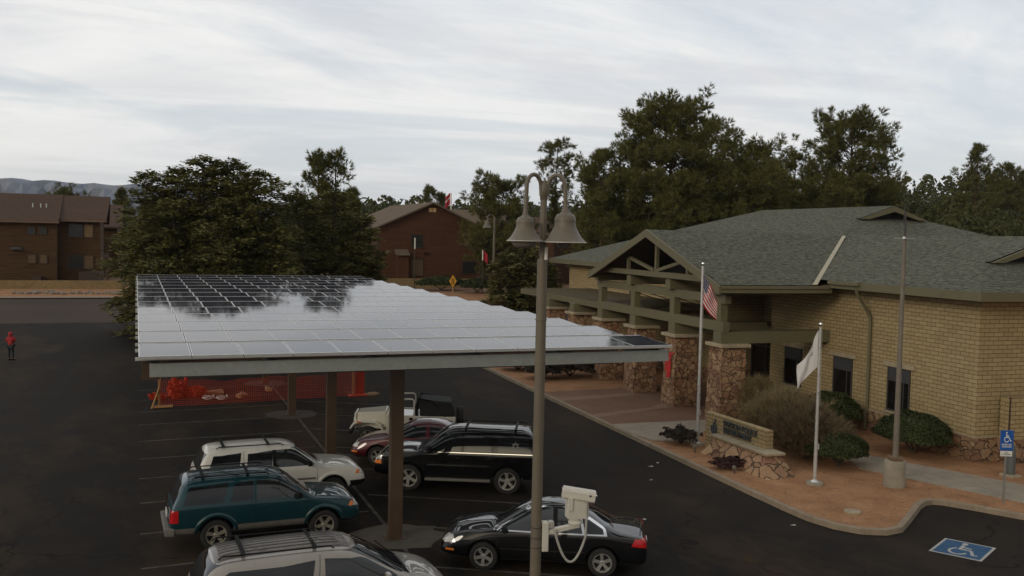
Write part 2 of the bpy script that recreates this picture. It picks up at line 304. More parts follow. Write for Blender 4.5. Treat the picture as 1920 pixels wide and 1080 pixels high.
M['letter'] = mat('blue_grey_letter', (0.055, 0.062, 0.070), 0.5); M['post'] = mat('grey_post', (0.30, 0.29, 0.27), 0.45, 0.5)
M['bark'] = m_ground('bark', (0.075, 0.045, 0.028), (0.12, 0.075, 0.048), 1.5, 9, bump=0.8); M['bark_grey'] = m_ground('grey_bark', (0.07, 0.055, 0.04), (0.11, 0.09, 0.07), 2, 9, bump=0.6)
M['pine'] = m_leaf('pine_needles', (0.066, 0.074, 0.017), (0.175, 0.165, 0.045)); M['pine_far'] = m_leaf('far_needles', (0.046, 0.052, 0.016), (0.085, 0.084, 0.028), 0.12)
M['cypress'] = m_leaf('cypress_leaf', (0.072, 0.073, 0.019), (0.170, 0.155, 0.044), 0.6); M['juniper'] = m_leaf('juniper_leaf', (0.075, 0.076, 0.024), (0.16, 0.14, 0.05), 0.8)
M['shrub'] = m_leaf('shrub_leaf', (0.026, 0.036, 0.012), (0.062, 0.072, 0.026), 2); M['shrub_dark'] = m_leaf('dark_shrub_leaf', (0.030, 0.024, 0.018), (0.055, 0.042, 0.030), 3)
M['dry'] = m_leaf('dry_twigs', (0.17, 0.125, 0.062), (0.30, 0.235, 0.125), 2.5); M['purple'] = m_leaf('purple_leaf', (0.045, 0.022, 0.020), (0.08, 0.04, 0.035), 3); M['bare'] = m_leaf('bare_twigs', (0.13, 0.09, 0.075), (0.19, 0.135, 0.11), 2)

# ------------------------------------------------------------------ builders
def tag(o, label=None, cat=None, group=None, kind=None):
    if label: o['label'] = label
    if cat: o['category'] = cat
    if group: o['group'] = group
    if kind: o['kind'] = kind
    return o
def empty(name, label, cat, loc=(0, 0, 0), rz=0.0, group=None):
    o = bpy.data.objects.new(name, None); COL.objects.link(o); o.location = loc; o.rotation_euler = (0, 0, rz); o.empty_display_size = 0.3
    return tag(o, label, cat, group)
def link(name, me, parent=None):
    o = bpy.data.objects.new(name, me); COL.objects.link(o)
    if parent: o.parent = parent
    return o
def copy_tree(o, parent=None):
    c = o.copy(); COL.objects.link(c)
    if parent: c.parent = parent; c.matrix_parent_inverse = o.matrix_parent_inverse.copy()
    for ch in list(o.children): copy_tree(ch, c)
    return c
class MB:
    def __init__(s): s.v = []; s.f = []; s.mi = []; s.cur = 0
    def add(s, vs, fs):
        k = len(s.v); s.v += [tuple(p) for p in vs]; s.f += [tuple(i+k for i in f) for f in fs]; s.mi += [s.cur]*len(fs); return s
    def box(s, x0, x1, y0, y1, z0, z1):
        return s.add([(x0, y0, z0), (x1, y0, z0), (x1, y1, z0), (x0, y1, z0), (x0, y0, z1), (x1, y0, z1), (x1, y1, z1), (x0, y1, z1)],
                     [(3, 2, 1, 0), (4, 5, 6, 7), (0, 1, 5, 4), (1, 2, 6, 5), (2, 3, 7, 6), (3, 0, 4, 7)])
    def hexa(s, lo, hi):        # two quads -> solid
        return s.add(list(lo)+list(hi), [(3, 2, 1, 0), (4, 5, 6, 7), (0, 1, 5, 4), (1, 2, 6, 5), (2, 3, 7, 6), (3, 0, 4, 7)])
    def prism(s, poly, axis, a, b):   # polygon in the two other axes, extruded along axis
        n = len(poly)
        def P(p, t): return {'x': (t, p[0], p[1]), 'y': (p[0], t, p[1]), 'z': (p[0], p[1], t)}[axis]
        return s.add([P(p, a) for p in poly]+[P(p, b) for p in poly], [tuple(range(n))[::-1], tuple(range(n, 2*n))]+[(i, (i+1) % n, n+(i+1) % n, n+i) for i in range(n)])
    def tube(s, pts, r, n=8, cap=True):
        pts = [Vector(p) for p in pts]; rs = r if isinstance(r, (list, tuple)) else [r]*len(pts)
        vs = []; up = None
        for i, p in enumerate(pts):
            d = (pts[min(i+1, len(pts)-1)]-pts[max(i-1, 0)]).normalized()
            if up is None: up = Vector((0, 0, 1)) if abs(d.z) < 0.9 else Vector((1, 0, 0))
            a = d.cross(up)
            if a.length < 1e-4: a = d.orthogonal()
            a.normalize(); b = a.cross(d).normalized(); up = b
            for k in range(n):
                t = 2*math.pi*k/n; vs.append(p+(a*math.cos(t)+b*math.sin(t))*rs[i])
        m = len(pts); fs = [(i*n+k, i*n+(k+1) % n, (i+1)*n+(k+1) % n, (i+1)*n+k) for i in range(m-1) for k in range(n)]
        if cap: fs += [tuple(range(n))[::-1], tuple(range((m-1)*n, m*n))]
        return s.add(vs, fs)
    def lathe(s, prof, n=24, c=(0, 0, 0), axis='z'):
        vs = []
        for r, z in prof:
            for k in range(n):
                t = 2*math.pi*k/n; a, b = r*math.cos(t), r*math.sin(t)
                vs.append({'z': (c[0]+a, c[1]+b, c[2]+z), 'y': (c[0]+a, c[1]+z, c[2]+b), 'x': (c[0]+z, c[1]+a, c[2]+b)}[axis])
        m = len(prof); fs = [(i*n+k, i*n+(k+1) % n, (i+1)*n+(k+1) % n, (i+1)*n+k) for i in range(m-1) for k in range(n)]
        return s.add(vs, fs)
    def mesh(s, name, mats, smooth=None):
        me = bpy.data.meshes.new(name); me.from_pydata(s.v, [], s.f)
        for m in (mats if isinstance(mats, (list, tuple)) else [mats]): me.materials.append(M[m] if isinstance(m, str) else m)
        if any(s.mi): me.polygons.foreach_set('material_index', s.mi)
        bm = bmesh.new(); bm.from_mesh(me); bmesh.ops.recalc_face_normals(bm, faces=bm.faces); bm.to_mesh(me); bm.free()
        if smooth is not None:
            me.polygons.foreach_set('use_smooth', [True]*len(me.polygons)); me.set_sharp_from_angle(angle=R(smooth))
        me.update(); return me
    def build(s, name, mats, parent=None, smooth=None, bevel=0.0):
        o = link(name, s.mesh(name, mats, smooth), parent)
        if bevel:
            b = o.modifiers.new('edge', 'BEVEL'); b.width = bevel; b.segments = 2; b.limit_method = 'ANGLE'
        return o
def np_mesh(name, V, F, mat, smooth=False):     # V (n,3), F (m,k) arrays
    me = bpy.data.meshes.new(name); V = np.asarray(V, np.float32); F = np.asarray(F, np.int32); k = F.shape[1]
    me.vertices.add(len(V)); me.vertices.foreach_set('co', V.ravel()); me.loops.add(F.size); me.loops.foreach_set('vertex_index', F.ravel())
    me.polygons.add(len(F)); me.polygons.foreach_set('loop_start', np.arange(0, F.size, k, dtype=np.int32))
    me.polygons.foreach_set('use_smooth', [smooth]*len(F)); me.materials.append(M[mat] if isinstance(mat, str) else mat); me.update(calc_edges=True); me.validate(); return me

# building frame: local x runs into the police building, local y along its long wall
BX, BY, BA = 27.24, 24.90, R(3)
def bw(bx, by): return (BX+bx*math.cos(BA)+by*math.sin(BA), BY-bx*math.sin(BA)+by*math.cos(BA))

# ------------------------------------------------------------------ terrain
def sst(a, b, x):
    t = min(1, max(0, (x-a)/(b-a))); return t*t*(3-2*t)
def zg(x, y):
    y0 = 50+16*sst(12, 20, x)
    z = 0.042*max(0, min(y, 100)-y0)
    z += 12.0*math.exp(-((x-172)/46)**2-((y-165)/48)**2)
    return z
def axis_pts(fine0, fine1, step, far0, far1, n):
    a = list(np.arange(fine0, fine1+0.01, step))
    lo = [fine0-(fine0-far0)*((i/n)**2.2) for i in range(n, 0, -1)]; hi = [fine1+(far1-fine1)*((i/n)**2.2) for i in range(1, n+1)]
    return lo+a+hi
def sheet(name, xs, ys, off, m, kind='structure', fn=zg):
    V = [(x, y, fn(x, y)+off) for y in ys for x in xs]; nx = len(xs)
    F = [(j*nx+i, j*nx+i+1, (j+1)*nx+i+1, (j+1)*nx+i) for j in range(len(ys)-1) for i in range(nx-1)]
    o = link(name, np_mesh(name, V, F, m, True)); return tag(o, kind=kind)
sheet('ground', axis_pts(-60, 240, 4, -4000, 5000, 16), axis_pts(-20, 240, 4, -600, 7000, 16), -0.05, 'dirt')
sheet('parking_lot', list(np.linspace(-60, 36, 49)), list(np.linspace(-14, 74, 45)), 0.0, 'asphalt')
sheet('road', list(np.linspace(-90, 130, 56)), [73, 74.3, 76, 78, 80, 82, 84, 86, 88.3], 0.012, 'road')
sheet('road_kerb', list(np.linspace(-90, 30, 30)), [88.3, 89.4], 0.10, 'kerb')
sheet('gravel_verge', list(np.linspace(-90, 60, 40)), [89.4, 91, 93.2, 95, 99], 0.04, 'gravel')

# parking-bay lines, worn thin paint 4 mm above the asphalt
def paint_strip(mb, p, q, w, z=0.005):
    p, q = Vector(p), Vector(q); d = (q-p).normalized(); n = Vector((-d.y, d.x))*w/2
    k = max(1, int((q-p).length/1.5)); P = [p.lerp(q, i/k) for i in range(k+1)]
    vs = []
    for a in P:
        for s in (1, -1):
            b = a+n*s; vs.append((b.x, b.y, zg(b.x, b.y)+z))
    mb.add(vs, [(2*i, 2*i+1, 2*i+3, 2*i+2) for i in range(k)])
mb = MB()
for y in (16.95, 19.8, 22.66, 25.29, 28.18, 30.99, 33.68, 36.5, 39.61, 42.4, 45.3, 48.2): paint_strip(mb, (0.1, y), (5.95, y+0.30), 0.095)
for y in (17.4, 20.81, 24.15, 27.25, 30.6, 33.9, 37.2, 40.5, 43.8, 47.1): paint_strip(mb, (6.3, y), (10.9, y-2.55), 0.095)
paint_strip(mb, (6.02, 16.0), (6.28, 52.2), 0.10, 0.009)
tag(mb.build('parking_bay_lines', 'paint_line'), kind='structure')
# concrete collar at each carport post
for i, y in enumerate((23.15, 31.75, 40.35, 48.95)):
    random.seed(40+i); n = 22
    k_ = 1.0 if i == 0 else 0.8
    poly = [(6.07+k_*1.35*math.cos(2*math.pi*k/n)*(0.82+0.3*random.random()), y+1.05*math.sin(2*math.pi*k/n)*(0.8+0.35*random.random())) for k in range(n)]
    mb = MB(); mb.add([(x, yy, zg(x, yy)+0.013) for x, yy in poly], [tuple(range(n))])
    tag(mb.build('concrete_patch', mat('dusty_concrete', (0.085, 0.070, 0.052) if i == 0 else (0.045, 0.036, 0.027), 0.9, var=0.35, scale=3)), kind='structure')
bpy.data.materials  # (keeps the table above flat)

# ------------------------------------------------------------------ kerbed bed beside the police building
def arc(c, r, a0, a1, n): return [(c[0]+r*math.cos(R(a0+(a1-a0)*i/n)), c[1]+r*math.sin(R(a0+(a1-a0)*i/n))) for i in range(n+1)]
edge = [(-9.97, 44), (-9.97, 30), (-9.97, 20), (-9.96, 10), (-9.95, 2), (-9.94, -1.5), (-9.92, -3.2), (-9.86, -4.3), (-9.62, -5.1), (-9.2, -5.66), (-8.6, -5.92), (-8.0, -5.80), (-7.42, -5.35),
        (-6.6, -4.68), (-5.9, -4.1), (-5.5, -3.84), (-5.2, -3.78), (-4.95, -3.92), (-4.4, -4.7), (-3.77, -5.74), (-1, -9.9), (3.0, -16), (9, -25)]
edge_w = [Vector(bw(*p)) for p in edge]
def offset_path(P, d):
    out = []
    for i, p in enumerate(P):
        t = (P[min(i+1, len(P)-1)]-P[max(i-1, 0)]).normalized(); out.append(p+Vector((-t.y, t.x))*d)
    return out
inner = offset_path(edge_w, 0.16)
mb = MB(); n = len(edge_w); vs = []
for e, i in zip(edge_w, inner):
    z = zg(e.x, e.y)
    o_ = e+(e-i)*0.22
    vs += [(o_.x, o_.y, z-0.1), (e.x, e.y, z+0.135), (e.x+(i.x-e.x)*.15, e.y+(i.y-e.y)*.15, z+0.15), (i.x, i.y, z+0.15), (i.x, i.y, z-0.1)]
mb.add(vs, [(5*k+j, 5*k+j+1, 5*k+5+j+1, 5*k+5+j) for k in range(n-1) for j in range(4)])
tag(mb.build('kerb', 'kerb', smooth=40), kind='structure')
mb = MB(); gv = []
for e, i in zip(edge_w, inner):
    gv.append((i.x, i.y, zg(i.x, i.y)+0.115))
far = [bw(60, -25), bw(60, 44)]
mb.add(gv+[(x, y, 0.115) for x, y in far], [tuple(range(len(gv)+2))])
tag(mb.build('gravel_bed', 'gravel'), kind='structure')
def slab(name, pts, z, m, kind='structure', th=0.06):
    mb = MB(); P = [bw(*p) for p in pts]; mb.prism(P, 'z', z-th, z); return tag(mb.build(name, m), kind=kind)
slab('footpath', [(-9.75, 8.9), (-9.78, 6.9), (-9.55, 5.6), (-8.2, 5.2), (-6.3, 7.3), (-5.4, 8.0), (-3.5, 3.2), (-4.7, 0.1), (-2.7, -4.7), (1.8, -11.5), (3.6, -10.3), (-0.92, -3.02), (-3.1, 1.75), (-1.2, 8.9)], 0.135, 'walk')
slab('paved_forecourt', [(-9.76, 10.0), (-9.75, 8.93), (-6, 8.93), (-0.02, 8.93), (-0.02, 12.6), (2.5, 12.6), (2.5, 17.2), (-0.02, 17.2), (-0.02, 18.2), (-6, 17.4), (-9.78, 17.0), (-9.77, 13.6), (-9.77, 12.9)], 0.131, 'paver')
slab('walk_band', [(-9.77, 11.0), (-9.77, 10.3), (-6.2, 11.6), (-5.4, 12.0), (-5.4, 13.0), (-6.3, 12.2)], 0.139, 'paver_tan')
slab('walk_strip', [(-9.77, 15.2), (-9.77, 14.3), (-5.7, 15.2), (-5.4, 16.0)], 0.139, 'paver_tan')
# round utility lid in the gravel
t = MB().lathe([(0, 0.0), (0.20, 0.0), (0.235, -0.01), (0.24, -0.06)], 20, (0, 0, 0)).build('utility_lid', 'cap')
t.location = (18.7, 21.14, 0.165); tag(t, 'round pale concrete utility lid set in the red gravel', 'utility lid')

# ------------------------------------------------------------------ distant mesa
def make_mesa():
    random.seed(5); V = []; F = []
    A = np.linspace(-32, 62, 190); rows = [0.0, 0.34, 0.55, 0.66, 0.90, 1.0]
    for i, a in enumerate(A):
        px = math.sin(a*0.9)*0.5+math.sin(a*2.3+1)*0.3+math.sin(a*5.1)*0.2
        H = 142+2.5*math.sin(a*0.7)+1.5*px-42*sst(0, 8, a)+12*sst(14, 22, a)-70*sst(34, 44, a)
        for k, t in enumerate(rows):
            D = 3000+170*(k/5.0)+60*math.sin(a*3.1+k)+45*px*(1-k/5)+(random.random()-.5)*26
            z = H*t if k < 5 else H+random.random()*2
            z = z-8*(k in (1, 2, 3))*random.random()
            V.append((D*math.sin(R(a)), D*math.cos(R(a)), z-6 if k == 0 else z))
    n = len(rows); F = [(i*n+k, (i+1)*n+k, (i+1)*n+k+1, i*n+k+1) for i in range(len(A)-1) for k in range(n-1)]
    b = len(V)
    for i, a in enumerate(A): V.append((4200*math.sin(R(a)), 4200*math.cos(R(a)), V[i*n+n-1][2]-4))
    F += [(i*n+n-1, (i+1)*n+n-1, b+i+1, b+i) for i in range(len(A)-1)]
    t = NT('hazed_mesa_rock'); a = t.noise(0.012, 6, 0.7, vec=t.mapped(sc=(1, 1, 0.35))); c = t.noise(0.035, 5, 0.7, vec=t.mapped(sc=(1, 1, 0.2)))
    col = t.mix(t.ramp(a, 0.38, 0.60), (0.13, 0.165, 0.24), (0.28, 0.26, 0.27)); col = t.mix(t.ramp(c, 0.45, 0.7, 0, 0.7), col, (0.115, 0.15, 0.22)); t.set(color=col, rough=0.95, spec=0.1)  # blue of distant haze is mixed into the rock colour
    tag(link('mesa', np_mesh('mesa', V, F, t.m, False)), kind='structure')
make_mesa()

# ------------------------------------------------------------------ police building
def roof_solid(mb, faces, th=0.30):
    """faces: list of 3D polygons of the upper surface; adds them and a copy th lower closes the eaves as fascia elsewhere"""
    for f in faces: mb.add(f, [tuple(range(len(f)))])
def police_station():
    root = empty('police_station', 'tan brick police building with grey shingle hip roof and a gabled stone-pillar porch', 'building', (BX, BY, 0), -BA)
    # walls: stone plinth proud of the brick, brick above
    def wall_run(x0, x1, y0, y1):
        b = MB(); b.box(x0, x1, y0, y1, 0.95, 5.95); b.build('wall', 'brick', root)
        s = MB(); s.box(x0-0.06, x1, y0-0.06, y1, -0.1, 0.95); s.build('plinth', 'stone_dark', root)
    wall_run(0, 10, 0, 12.6); wall_run(0.0, 10, 17.2, 38.3)
    MB().box(-0.075, 10, -0.075, 12.6, 0.951, 1.0).build('plinth_cap', 'cap', root)
    b = MB().box(2.6, 10, 12.6, 17.2, 0.1, 5.95); b.build('recess_wall', 'brick', root)
    # entrance glazing in the recess
    g = MB(); g.box(1.9, 1.95, 12.62, 17.18, 0.12, 3.1); en = g.build('entrance_glazing', 'glass_bldg', root)
    fr = MB()
    for y in (12.65, 13.7, 14.75, 15.8, 17.1): fr.box(1.84, 1.96, y-0.04, y+0.04, 0.12, 3.1)
    for z in (0.16, 2.3, 3.06): fr.box(1.85, 1.955, 12.62, 17.18, z-0.04, z+0.04)
    fr.build('glazing_bars', 'steel_dark', en)
    MB().box(0.9, 2.6, 12.62, 17.18, 3.14, 3.5).build('entrance_header', 'trim', root)
    d = MB(); d.box(1.80, 1.87, 13.75, 14.7, 0.14, 2.28); dr = d.build('door', 'glass_bldg', root)
    MB().box(1.74, 1.80, 13.85, 13.89, 0.95, 1.35).build('handle', 'alu', dr)
    n = MB(); n.box(1.795, 1.8, 14.1, 14.4, 1.3, 1.65); n.build('door_notice', 'offwhite', dr)
    # three tall windows
    for y0, y1 in ((3.25, 4.5), (6.62, 7.86), (10.1, 11.4)):
        w = MB(); w.box(-0.02, 0.03, y0, y1, 1.16, 2.88)
        wo = w.build('window', 'glass_bldg', root)
        s = MB(); s.box(-0.028, -0.0205, y0+0.04, y1-0.04, 2.36, 2.85); s.build('window_shade', 'shade', wo)
        fr = MB()
        for y in (y0+0.03, y1-0.03): fr.box(-0.045, -0.022, y-0.03, y+0.03, 1.16, 2.88)
        for z in (1.19, 2.36, 2.85): fr.box(-0.043, -0.0215, y0+0.06, y1-0.06, z-0.025, z+0.025)
        fr.box(-0.043, -0.0215, y0+0.32, y0+0.36, 1.2, 2.33)
        fr.build('window_frame', 'steel_dark', wo)
        MB().box(-0.085, 0.05, y0-0.24, y1+0.24, 2.885, 3.07).build('lintel', 'cap', wo, bevel=0.01)
        MB().box(-0.11, 0.05, y0-0.12, y1+0.12, 1.06, 1.155).build('sill', 'cap', wo, bevel=0.01)
    # roof: near wing, main block, porch gable
    e0 = 6.1; k = 1/3
    mb = MB()
    # near wing: ridge x=5 z=8.06, dutch gablet facing -y
    ZR = e0+5.9*k
    gz_, gy_ = 7.08, -0.9+(7.08-e0)/k
    gx0 = -0.9+(gz_-e0)/k; gx1 = 10.9-(gz_-e0)/k
    py = gy_+0.05
    mb.add([(-0.9, -0.9, e0), (10.9, -0.9, e0), (gx1, gy_, gz_), (gx0, gy_, gz_)], [(0, 1, 2, 3)])
    mb.add([(-0.9, -0.9, e0), (gx0, gy_, gz_), (gx0, py-0.35, gz_), (5, py-0.35, ZR), (5, 14, ZR), (-0.9, 14, e0)], [(0, 1, 2, 3, 4, 5)])
    mb.add([(10.9, -0.9, e0), (gx1, gy_, gz_), (gx1, py-0.35, gz_), (5, py-0.35, ZR), (5, 14, ZR), (10.9, 14, e0)], [(5, 4, 3, 2, 1, 0)])
    # main block (ridge x=10, z=9.73)
    ZM = e0+10.9*k; g2 = 9.0; y2 = 8.1+(g2-e0)/k; a0 = -0.9+(g2-e0)/k; a1 = 20.9-(g2-e0)/k
    mb.add([(5, 14.0, ZR+0.003), (15, 14.0, ZR+0.003), (a1, y2, g2), (a0, y2, g2)], [(0, 1, 2, 3)])
    mb.add([(15, 14, ZR), (20.9, 8.1, e0), (10.9, 8.1, e0), (5, 14.0, ZR)], [(0, 1, 2, 3)])
    mb.add([(-0.9, 14, e0), (5, 14, ZR), (a0, y2, g2), (a0, y2-0.35, g2), (10, y2-0.35, ZM), (10, 29.1, ZM), (-0.9, 40, e0)], [(0, 1, 2, 3, 4, 5, 6)])
    mb.add([(20.9, 8.1, e0), (a1, y2, g2), (a1, y2-0.35, g2), (10, y2-0.35, ZM), (10, 29.1, ZM), (20.9, 40, e0)], [(5, 4, 3, 2, 1, 0)])
    mb.add([(-0.9, 40, e0), (10, 29.1, ZM), (20.9, 40, e0)], [(0, 1, 2)])
    # porch gable: ridge y=13.8 z=8.06
    yr, hw = 13.8, 6.6; ze = ZR-hw*k
    for sgn in (-1, 1):
        ye = yr+sgn*hw; xv = -0.9+(ze-e0)/k
        mb.add([(-6.0, ye, ze+0.02), (-6.0, yr, ZR+0.02), (5.03, yr, ZR+0.02), (xv+0.02, ye, ze+0.02)], [(0, 1, 2, 3)])
    mb.build('roof', 'shingle', root)
    # soffit plates 0.28 below the eaves, and fascia
    fz0, fz1 = e0-0.31, e0-0.004
    for x0, x1, y0, y1 in ((-0.94, -0.88, -0.94, 7.1), (-0.94, -0.88, 20.5, 40.03), (-0.88, 10.9, -0.94, -0.88), (-0.88, 20.9, 39.97, 40.03)): MB().box(x0, x1, y0, y1, fz0, fz1).build('fascia', 'trim', root)
    s = MB(); s.box(-0.88, 10.9, -0.88, 40, e0-0.26, e0-0.22); s.build('soffit', 'trim', root)
    # gablet barge boards and dark louvre
    def gablet(x, y, half, zb, zt, name):
        g = MB(); w = 0.24
        for sg in (-1, 1):
            g.hexa([(x+sg*half, y-0.42, zb-0.04), (x, y-0.42, zt-0.03), (x, y-0.42, zt-0.03-w*1.25), (x+sg*(half-w*2.4), y-0.42, zb-0.04)],
                   [(x+sg*half, y-0.33, zb-0.04), (x, y-0.33, zt-0.03), (x, y-0.33, zt-0.03-w*1.25), (x+sg*(half-w*2.4), y-0.33, zb-0.04)])
        g.build('barge_board', 'trim', root)
        q = MB(); q.add([(x-half+0.5, y-0.02, zb), (x+half-0.5, y-0.02, zb), (x, y-0.02, zt-0.2)], [(0, 1, 2)]); q.build('gablet_louvre', 'dark', root)
    gablet(5, gy_, (gx1-gx0)/2, gz_, ZR, 'a'); gablet(10, y2, (a1-a0)/2, g2, ZM, 'b')
    # porch barge boards, gutters, valley flashing
    g = MB(); w = 0.34
    for sg in (-1, 1):
        ye = yr+sg*(hw+0.06); zz = ze-0.02
        lo = [(-6.10, ye, zz), (-6.10, yr, ZR+0.03), (-6.10, yr, ZR+0.03-w*1.05), (-6.10, ye, zz-w)]
        g.hexa(lo, [(x+0.09, y, z) for x, y, z in lo])
    g.build('porch_barge_board', 'trim', root)
    for sg in (-1, 1):
        ye = yr+sg*hw; b = MB(); b.box(-6.0, -0.8, ye-0.04+sg*0.05, ye+0.04+sg*0.05, ze-0.30, ze-0.02); b.build('porch_fascia', 'trim', root)
        ut = MB(); ut.box(-6.0, -0.95, ye+sg*0.10-0.055, ye+sg*0.10+0.055, ze-0.13, ze-0.01); ut.build('gutter', 'trim', root)
    MB().box(-1.06, -0.94, 5.2, 7.1, e0-0.14, e0-0.01).build('gutter', 'trim', root)
    v = MB(); xv = -0.9+(ze-e0)/k
    dz = 0.035
    v.hexa([(xv-0.10, yr-hw, ze+dz), (xv+0.14, yr-hw, ze+dz), (4.55+0.12, yr-0.33, ZR-0.10+dz), (4.55-0.10, yr-0.33, ZR-0.10+dz)],
           [(xv-0.10, yr-hw, ze+dz+0.02), (xv+0.14, yr-hw, ze+dz+0.02), (4.55+0.12, yr-0.33, ZR-0.10+dz+0.02), (4.55-0.10, yr-0.33, ZR-0.10+dz+0.02)])
    v.build('valley_flashing', 'valley', root)
    # porch soffit (dark inside) and truss in the gable
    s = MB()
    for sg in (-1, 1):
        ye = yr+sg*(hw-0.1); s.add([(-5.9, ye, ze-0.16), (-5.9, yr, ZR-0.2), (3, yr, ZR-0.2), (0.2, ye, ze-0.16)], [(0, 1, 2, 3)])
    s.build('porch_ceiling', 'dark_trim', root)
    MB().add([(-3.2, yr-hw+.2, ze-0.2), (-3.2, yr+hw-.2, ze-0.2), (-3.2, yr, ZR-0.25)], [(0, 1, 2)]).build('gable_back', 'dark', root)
    def bar(p, q, w=0.09, x0=-5.55, x1=-5.40):
        (y0, z0), (y1, z1) = p, q; d = Vector((y1-y0, z1-z0)).normalized(); n = Vector((-d.y, d.x))*w
        lo = [(x0, y0+n.x, z0+n.y), (x0, y1+n.x, z1+n.y), (x0, y1-n.x, z1-n.y), (x0, y0-n.x, z0-n.y)]
        return MB().hexa(lo, [(x1, b, c) for a, b, c in lo])
    bar((yr-hw+0.7, 6.03), (yr+hw-0.7, 6.03), 0.125, -5.60, -5.36).build('truss_chord', 'trim', root)
    bar((yr, 6.15), (yr, ZR-0.42)).build('truss_post', 'trim', root)
    for sg in (-1, 1):
        bar((yr+sg*3.0, 6.15), (yr+sg*3.0, ZR-1.34), 0.075, -5.56, -5.41).build('truss_post', 'trim', root)
        bar((yr+sg*0.15, 6.2), (yr+sg*2.75, ZR-1.35), 0.075, -5.58, -5.44).build('truss_brace', 'trim', root)
    # pillars with caps and stub beams
    for i, y in enumerate((8.0, 12.0, 16.1, 20.1, 24.1, 28.1)):
        p = MB(); zt = 3.28
        p.hexa([(-5.42, y-0.06, 0), (-4.14, y-0.06, 0), (-4.14, y+1.16, 0), (-5.42, y+1.16, 0)], [(-5.28, y+0.05, zt), (-4.24, y+0.05, zt), (-4.24, y+1.05, zt), (-5.28, y+1.05, zt)])
        po = p.build('stone_pillar', 'stone', root)
        bm = bmesh.new(); bm.from_mesh(po.data); bmesh.ops.subdivide_edges(bm, edges=bm.edges, cuts=14, use_grid_fill=True)
        random.seed(60+i)
        from mathutils import noise as mn
        for vv in bm.verts:
            q = mn.noise_vector(Vector((vv.co.x*2.3+i*7, vv.co.y*2.3, vv.co.z*2.3)))+0.5*mn.noise_vector(Vector((vv.co.x*6, vv.co.y*6+i*3, vv.co.z*6)))
            vv.co.x += q.x*0.05; vv.co.y += q.y*0.05
        bm.to_mesh(po.data); bm.free()
        MB().box(-5.46, -4.06, y-0.12, y+1.22, zt-0.02, zt+0.13).build('pillar_cap', 'cap', po, bevel=0.025)
        x1 = 0.0 if i == 0 else (-0.5 if i < 4 else -0.02)
        MB().box(-5.30, x1, y+0.20, y+0.82, zt+0.13, zt+0.62).build('beam', 'trim', root)
    # lattice over the four porch pillars
    y0, y1 = 8.25, 21.1
    zl = 3.905
    MB().box(-5.25, -4.95, y0-0.1, y1, zl, zl+0.40).build('lower_rail', 'trim', root)
    MB().box(-5.24, -4.96, y0-0.2, y1+0.1, 5.06, 5.42).build('upper_rail', 'trim', root)
    for y in (8.35, 12.4, 16.5, 20.5): MB().box(-5.26, -4.94, y, y+0.42, zl+0.40, 5.06).build('lattice_post', 'trim', root)
    for y in (8.35, 12.4, 16.5, 20.5): MB().box(-5.5, -0.6 if y > 9 else 0.0, y-0.02, y+0.44, 5.42, 5.86).build('top_beam', 'trim', root)
    # flat ribbed canopy along the far wall, and rods
    c = MB(); c.box(-5.0, 0.0, 17.6, 34.2, 4.02, 4.16)
    y = 17.75
    while y < 34.2: c.box(-5.05, 0, y, y+0.05, 4.16, 4.21); y += 0.42
    c.build('canopy_roof', 'trim_roof', root)
    cf = MB()
    y = 17.6
    while y < 34.1: cf.box(-5.08, -5.0, y, y+0.30, 3.86, 4.16); y += 0.335
    cf.build('canopy_edge', 'trim', root)
    for y in (13.5, 15.9, 18.0): MB().tube([(-5.0, y, 5.1), (-1.2, y+1.7, 4.1)], 0.022, 6).build('tie_rod', 'steel_dark', root)
    # downspouts
    d = MB(); d.tube([(-0.98, 5.35, 5.82), (-0.95, 5.35, 5.66), (-0.12, 5.55, 4.75), (-0.10, 5.55, 4.5), (-0.10, 5.55, 1.0), (-0.16, 5.55, 0.85), (-0.16, 5.55, 0.2)], 0.065, 8); d.build('downspout', 'trim', root, smooth=40)
    d = MB(); d.tube([(-0.98, 30.2, 5.8), (-0.95, 30.1, 5.6), (-0.12, 28.0, 4.85), (-0.10, 27.9, 4.6), (-0.10, 27.9, 4.15)], 0.065, 8); d.build('downspout', 'trim', root, smooth=40)
    # low brick screen wall at the near face
    b = MB(); b.box(0.95, 6, -0.55, -0.10, 0.95, 2.42); b.build('screen_wall', 'brick', root); MB().box(0.90, 6, -0.60, -0.08, -0.1, 0.95).build('plinth', 'stone_dark', root)
    MB().box(0.915, 0.948, -0.57, -0.53, 0.952, 2.46).build('corner_trim', 'dark_trim', root)
    # roof vents
    return root
police_station()

